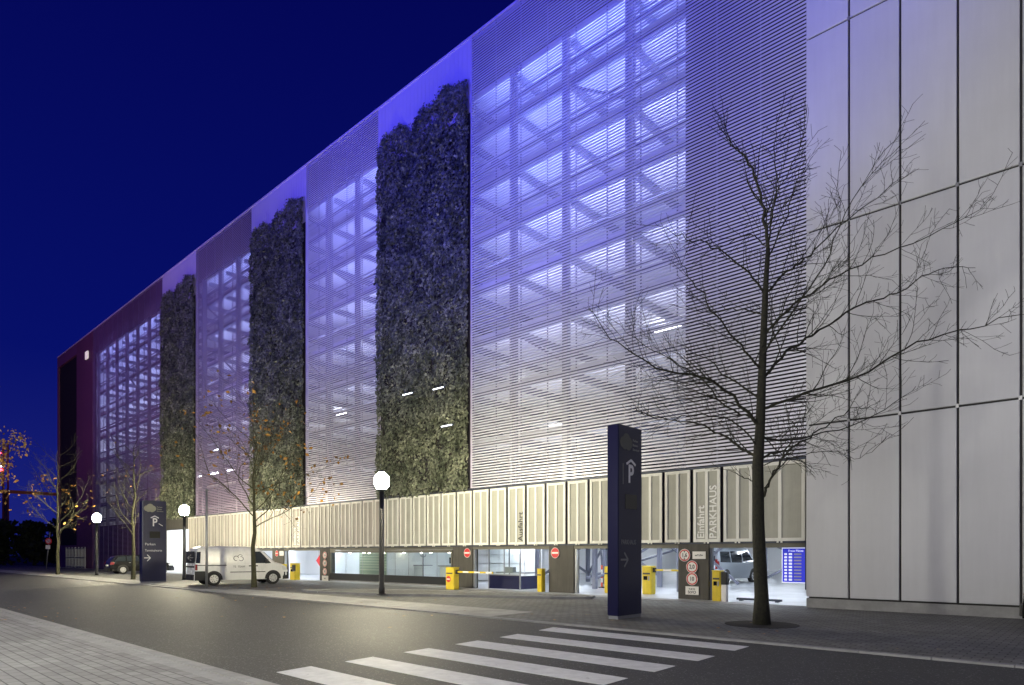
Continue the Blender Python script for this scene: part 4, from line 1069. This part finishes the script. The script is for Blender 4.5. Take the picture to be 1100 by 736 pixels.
# ============================================================ VEHICLES
def lerp_prof(pr, y):
    for i in range(len(pr)-1):
        if pr[i][0] <= y <= pr[i+1][0]:
            a, b = pr[i], pr[i+1]; k = (y-a[0])/max(1e-6, b[0]-a[0]); return a[1]+(b[1]-a[1])*k
    return pr[0][1] if y < pr[0][0] else pr[-1][1]
def vehicle(label, cat, name, loc, rz, prof, hw, belt, tum, zb, paint, wheels, wr, glassq, front_glass, rear, extras, bumpers, sc=1.0, dark_arch='plastic_black', round_end=.35):
    t = thing(name, label, cat, loc, rz); y0 = prof[0][0]; y1 = prof[-1][0]; zt = max(p[1] for p in prof)
    def halfw(y, z):
        w = hw
        if z > belt: w -= tum*((z-belt)/(zt-belt))**1.3
        if z < .45: w -= .05*(.45-z)/.25
        e = min(y-y0, y1-y); 
        if e < round_end: w -= (.16 if y > 0 else .07)*(1-e/round_end)**2
        return w
    ys = []
    for i in range(len(prof)-1):
        n = max(1, int((prof[i+1][0]-prof[i][0])/.12)); ys += [prof[i][0]+(prof[i+1][0]-prof[i][0])*k/n for k in range(n)]
    ys.append(y1)
    rings = []
    for y in ys:
        z1 = lerp_prof(prof, y); rw = []
        for k in range(9):
            z = zb+(max(z1-.07, zb+.02)-zb)*k/8; rw.append((halfw(y, z), y, z))
        e = halfw(y, z1)
        rw += [(e-.025, y, z1-.03), (e-.08, y, z1-.006), (e*.6, y, z1+.008), (0, y, z1+.012)]
        rw = rw+[(-a, b, c) for (a, b, c) in rw[-2::-1]]
        rings.append(rw)
    m = MB(); vs = [v for r_ in rings for v in r_]; n = len(rings[0]); fs = []
    for i in range(len(rings)-1):
        for k in range(n-1): fs.append((i*n+k, i*n+k+1, (i+1)*n+k+1, (i+1)*n+k))
        fs.append((i*n+n-1, i*n, (i+1)*n, (i+1)*n+n-1))
    fs.append(tuple(range(n))); fs.append(tuple((len(rings)-1)*n+k for k in range(n-1, -1, -1)))
    m.add(vs, fs, 0, True); body = m.build('body', paint, t, False)
    md = body.modifiers.new('e', 'EDGE_SPLIT'); md.split_angle = R(38)
    def patch(q, off, s, N=8):
        (a, b, c, d) = q; vs = []; fs = []
        for j in range(N+1):
            for i in range(N+1):
                u = i/N; v = j/N
                y = (a[0]*(1-u)+b[0]*u)*(1-v)+(d[0]*(1-u)+c[0]*u)*v; z = (a[1]*(1-u)+b[1]*u)*(1-v)+(d[1]*(1-u)+c[1]*u)*v
                vs.append((s*(halfw(y, z)+off), y, z))
        for j in range(N):
            for i in range(N): fs.append((j*(N+1)+i, j*(N+1)+i+1, (j+1)*(N+1)+i+1, (j+1)*(N+1)+i))
        return vs, fs
    for q in glassq:
        for s in (-1, 1):
            m = MB(); m.add(*patch(q, .006, s), 0, True); m.build('side_window', 'car_glass', t, False)
    def topatch(ya, yb, fx, off, mt, nm):
        N = 8; vs = []; fs = []
        for j in range(N+1):
            y = ya+(yb-ya)*j/N; z = lerp_prof(prof, y)
            for i in range(N+1):
                u = -1+2*i/N; vs.append((u*fx*halfw(y, z), y+off[0], z+off[1]))
        for j in range(N):
            for i in range(N): fs.append((j*(N+1)+i, j*(N+1)+i+1, (j+1)*(N+1)+i+1, (j+1)*(N+1)+i))
        m = MB(); m.add(vs, fs, 0, True); m.build(nm, mt, t, False)
    if front_glass: topatch(front_glass[0], front_glass[1], .86, (.012, .02), 'car_glass', 'windscreen')
    for (x0, x1, z0, z1, mt, nm) in rear:
        m = MB(); m.box(x0, x1, y0-.018, y0+.02, z0, z1); m.build(nm, mt, t, False)
    for (q, mt, nm, off) in extras:
        for s in ((-1, 1) if nm[0] != '+' else (1,)):
            m = MB(); m.add(*patch(q, off, s, 4), 0, True); m.build(nm.strip('+'), mt, t, False)
    for (end, z0, z1, mt, back) in bumpers:
        s = 1 if end > 0 else -1; ye = y1 if s > 0 else y0; h_ = halfw(ye-s*.3, z0)
        pl = [(h_+.015, ye-s*back), (h_+.015, ye-s*.22), (h_-.10, ye+s*.03), (h_-.35, ye+s*.07), (-h_+.35, ye+s*.07), (-h_+.10, ye+s*.03), (-h_-.015, ye-s*.22), (-h_-.015, ye-s*back)]
        m = MB(); m.prism(pl if s < 0 else pl[::-1], z0, z1, 0, top=.015); m.build('bumper', mt, t, False)
    for wy in wheels:
        for s in (-1, 1):
            m = MB(); X = s*(hw+.004)
            vs = [(X, wy+math.cos(a)*wr*1.22, wr+math.sin(a)*wr*1.22) for a in [math.pi*k/16 for k in range(17)]]+[(X, wy-wr*1.22, zb+.02), (X, wy+wr*1.22, zb+.02)]
            vs2 = [(x-s*.3, y, z) for (x, y, z) in vs]; nn = len(vs)
            m.add(vs+vs2, [tuple(range(nn))]+[(i, (i+1) % nn, nn+(i+1) % nn, nn+i) for i in range(nn)]); m.build('wheel_arch', dark_arch, t, False)
            m = MB(); m.tube([(s*(hw-.20), wy, wr), (s*(hw-.18), wy, wr), (s*(hw+.00), wy, wr), (s*(hw+.022), wy, wr)], [wr*.9, wr, wr, wr*.92], 28); w = m.build('wheel', 'tyre', t, False)
            m = MB(); m.tube([(s*(hw+.015), wy, wr), (s*(hw+.028), wy, wr)], [wr*.64, wr*.62], 24)
            m.tube([(s*(hw+.028), wy, wr), (s*(hw+.045), wy, wr)], [wr*.16, wr*.12], 12)
            r_ = m.build('rim', 'rim', w, False)
            m = MB()
            for k in range(8):
                a = k*math.pi/4+.2; m.bar((s*(hw+.030), wy+math.cos(a)*wr*.28, wr+math.sin(a)*wr*.28), (s*(hw+.030), wy+math.cos(a)*wr*.55, wr+math.sin(a)*wr*.55), .05, .012)
            m.build('rim_slot', 'plastic_black', w, False)
    return t
# small white delivery van
vp = [(-2.16, .40), (-2.14, .75), (-2.10, 1.15), (-2.05, 1.62), (-1.98, 1.76), (-1.80, 1.81), (-.9, 1.84), (.2, 1.83), (.62, 1.78), (.95, 1.60), (1.30, 1.25), (1.48, 1.08), (1.8, .99), (2.03, .88), (2.12, .72), (2.16, .5)]
vq = Vector((-33.1, 15.15, .04)); vrz = R(-9)
van = vehicle('small white delivery van parked tail to the road behind the golden tree', 'van', 'delivery_van', vq, vrz, vp, .86, .95, .13, .25, 'van_white', (-1.33, 1.37), .31,
    [[(.40, 1.03), (1.28, 1.03), (.78, 1.60), (.42, 1.60)]], (.98, 1.40), 
    [(-.74, -.06, 1.05, 1.60, 'car_glass', 'rear_window'), (.06, .74, 1.05, 1.60, 'car_glass', 'rear_window'), (-.74, .74, .84, .92, 'plastic_black', 'door_strip'), (-.26, .26, .58, .70, 'plate', 'number_plate')],
    [([(-2.05, .93), (-.78, .93), (-.78, .965), (-2.05, .965)], 'plastic_black', 'rub_strip', .014),
     ([(-.62, .60), (1.0, .60), (1.0, .635), (-.62, .635)], 'plastic_black', 'rub_strip', .014),
     ([(-2.14, .25), (-1.62, .25), (-1.72, .68), (-2.14, .68)], 'plastic_black', 'corner_trim', .010),
     ([(-2.13, .72), (-2.03, .72), (-2.03, 1.0), (-2.13, 1.0)], 'tail_red', 'tail_light', .012),
     ([(-2.10, 1.05), (-1.92, 1.05), (-1.88, 1.58), (-2.04, 1.58)], 'car_glass', 'corner_window', .007),
     ([(.22, .88), (.34, .88), (.34, .93), (.22, .93)], 'plastic_black', 'door_handle', .02),
     ([(.52, .88), (.64, .88), (.64, .93), (.52, .93)], 'plastic_black', 'door_handle', .02),
     ([(.375, .36), (.385, .36), (.385, 1.7), (.375, 1.7)], 'stripe_grey', 'door_gap', .003),
     ([(-.80, .36), (-.79, .36), (-.79, 1.72), (-.80, 1.72)], 'stripe_grey', 'door_gap', .003),
     ([(1.85, .68), (2.08, .70), (2.05, .84), (1.78, .90)], 'head_clear', 'headlight', .008)],
    [(-1, .26, .52, 'plastic_black', .25), (1, .24, .60, 'plastic_black', .30)])
van.scale = (1.06, 1.06, 1.05)
# swirl emblem and lettering on the cargo side (+x side)
m = MB(); X = .885
def sw(c, r, a0, a1, n=16): return [(X-.01*0, c[0]+r*math.cos(a0+(a1-a0)*k/n), c[1]+r*math.sin(a0+(a1-a0)*k/n)) for k in range(n+1)]
def fixx(pts): return [(.86-.13*max(0, (z-.95)/.9)**1.3+.008, y, z) for (x, y, z) in pts]
m.tube(fixx(sw((-.34, 1.27), .11, .2, 5.0)), .014, 5, cap=False); m.tube(fixx(sw((-.12, 1.25), .10, -2.6, 1.9)), .014, 5, cap=False); m.tube(fixx([(0, -.30, 1.36), (0, -.16, 1.46), (0, -.05, 1.40)]), .012, 5)
m.build('emblem', 'lettering_dark', van, False)
text('TS  TEAM', .13, T(.872, -.22, .87) @ FACE_E, 'lettering_dark', 'lettering', van, True, ext=.002)
m = MB()
for s in (-1, 1): m.box(s*.88, s*1.02, .98, 1.10, 1.02, 1.22)
m.build('wing_mirror', 'plastic_black', van, False)
# black estate car
cp = [(-2.30, .42), (-2.27, .80), (-2.16, 1.02), (-1.92, 1.36), (-1.70, 1.45), (-.6, 1.49), (.25, 1.45), (.62, 1.30), (1.02, 1.02), (1.25, .95), (1.9, .84), (2.2, .72), (2.30, .5)]
def estate(label, loc, rz, paint='car_black'):
    return vehicle(label, 'car', 'parked_car', loc, rz, cp, .90, .92, .20, .22, paint, (-1.40, 1.38), .33,
    [[(-1.95, 1.0), (-1.20, .98), (-1.20, 1.36), (-1.72, 1.34)], [(-1.13, .98), (-.28, .97), (-.28, 1.40), (-1.13, 1.37)], [(-.22, .97), (.78, .96), (.36, 1.34), (-.22, 1.40)]], (.40, .98),
    [(-.30, .30, .62, .73, 'plate', 'number_plate')],
    [([(-2.28, .72), (-2.02, .74), (-1.98, .92), (-2.22, .95)], 'tail_red', 'tail_light', .01), ([(1.9, .62), (2.2, .60), (2.15, .74), (1.85, .78)], 'head_clear', 'headlight', .01),
     ([(-1.0, .86), (-.86, .86), (-.86, .89), (-1.0, .89)], 'rim', 'door_handle', .02), ([(-.0, .86), (.14, .86), (.14, .89), (0, .89)], 'rim', 'door_handle', .02)],
    [(-1, .26, .50, 'plastic_black', .3), (1, .22, .50, 'plastic_black', .3)])
estate('black estate car parked between the thin bare tree and the distant pylon', (-57.3, 18.2, .03), R(-3))
estate('black car parked along the white wall at the right edge', (.92, 18.0, .03), R(-90))
tp_ = [(-2.45, .45), (-2.43, .9), (-2.36, 1.5), (-2.25, 1.88), (-2.0, 1.95), (.6, 1.95), (1.05, 1.88), (1.5, 1.45), (1.75, 1.20), (2.2, 1.05), (2.4, .85), (2.45, .5)]
vehicle('grey blue passenger van standing inside the entrance hall behind the foreground tree', 'van', 'passenger_van', (-15.75, 34.4, .02), R(-3), tp_, .95, 1.05, .16, .25, 'van_grey', (-1.55, 1.50), .35,
    [[(-2.2, 1.15), (-1.1, 1.12), (-1.1, 1.70), (-2.1, 1.70)], [(-1.0, 1.12), (.2, 1.10), (.2, 1.72), (-1.0, 1.72)], [(.3, 1.10), (1.55, 1.12), (1.02, 1.70), (.3, 1.72)]], (1.1, 1.62),
    [(-.75, .75, 1.2, 1.72, 'car_glass', 'rear_window'), (-.9, -.78, .8, 1.3, 'tail_red', 'tail_light'), (.78, .9, .8, 1.3, 'tail_red', 'tail_light'), (-.26, .26, .85, .97, 'plate', 'number_plate')],
    [([(-2.42, .95), (-2.3, .95), (-2.3, 1.2), (-2.42, 1.2)], 'tail_red', 'tail_light', .01)],
    [(-1, .28, .6, 'plastic_black', .2), (1, .24, .62, 'plastic_black', .3)])
# ============================================================ WORLD, LIGHT
w = bpy.data.worlds.new('World'); scn.world = w; w.use_nodes = True; nt = w.node_tree; n = nt.nodes; bg = n['Background']
sky = n.new('ShaderNodeTexSky'); sky.sky_type = 'NISHITA'; sky.sun_disc = False; sky.sun_elevation = R(-5); sky.sun_rotation = R(200); sky.air_density = 1.5; sky.ozone_density = 4
mxn = n.new('ShaderNodeMix'); mxn.data_type = 'RGBA'; mxn.blend_type = 'MIX'; mxn.inputs[0].default_value = .92
tc = n.new('ShaderNodeTexCoord'); sp = n.new('ShaderNodeSeparateXYZ'); rp = n.new('ShaderNodeValToRGB')
nt.links.new(tc.outputs['Generated'], sp.inputs[0]); nt.links.new(sp.outputs['Z'], rp.inputs['Fac'])
rp.color_ramp.elements[0].position = .0; rp.color_ramp.elements[0].color = (.012, .018, .20, 1)
rp.color_ramp.elements[1].position = .75; rp.color_ramp.elements[1].color = (.0010, .0016, .085, 1)
e = rp.color_ramp.elements.new(.25); e.color = (.0022, .0055, .15, 1)
nt.links.new(sky.outputs[0], mxn.inputs[6]); nt.links.new(rp.outputs[0], mxn.inputs[7]); nt.links.new(mxn.outputs[2], bg.inputs[0]); bg.inputs[1].default_value = 1.0
def spot(name, loc, tgt, e, c, size, blend=.9, rad=.5):
    l = bpy.data.lights.new(name, 'SPOT'); l.energy = e; l.color = c; l.spot_size = R(size); l.spot_blend = blend; l.shadow_soft_size = rad
    o = bpy.data.objects.new(name, l); col.objects.link(o); o.location = loc
    o.rotation_euler = (Vector(tgt)-Vector(loc)).to_track_quat('-Z', 'Y').to_euler(); return o
# blue and violet floodlights inferred from the facade colour, placed unseen across the street
spot('blue_floodlight', (-6, -14, 9), (-15, D, 25.5), 40000, (.03, .035, 1), 56)
spot('blue_floodlight', (-24, -14, 9), (-25, D, 25.5), 42000, (.06, .05, 1), 58)
spot('violet_floodlight', (-42, -14, 9), (-44, D, 24.5), 30000, (.15, .10, 1), 60)
spot('violet_floodlight', (-64, -14, 9), (-66, D, 23), 14000, (.5, .25, .9), 62)
spot('violet_floodlight', (-84, -12, 9), (-86, D, 20), 7000, (.7, .28, .7), 60)
spot('white_wall_fill', (-9, -14, 7), (2, D, 13), 15500, (1, .98, 1), 46, .9, 4.0)  # unseen fill added to brighten the white cladding
# ============================================================ CAMERA
cd = bpy.data.cameras.new('camera'); cam = bpy.data.objects.new('camera', cd); col.objects.link(cam); scn.camera = cam
cam.location = (0, 0, EYE); cd.sensor_width = 36; cd.lens = F/1100*36; cd.shift_y = (HY-368)/1100; cd.clip_end = 3000; cd.clip_start = .1
cam.rotation_euler = FW.to_track_quat('-Z', 'Y').to_euler()
vs = scn.view_settings; vs.view_transform = 'Standard'; vs.look = 'None'; vs.exposure = 0; vs.gamma = 1; vs.use_curve_mapping = False
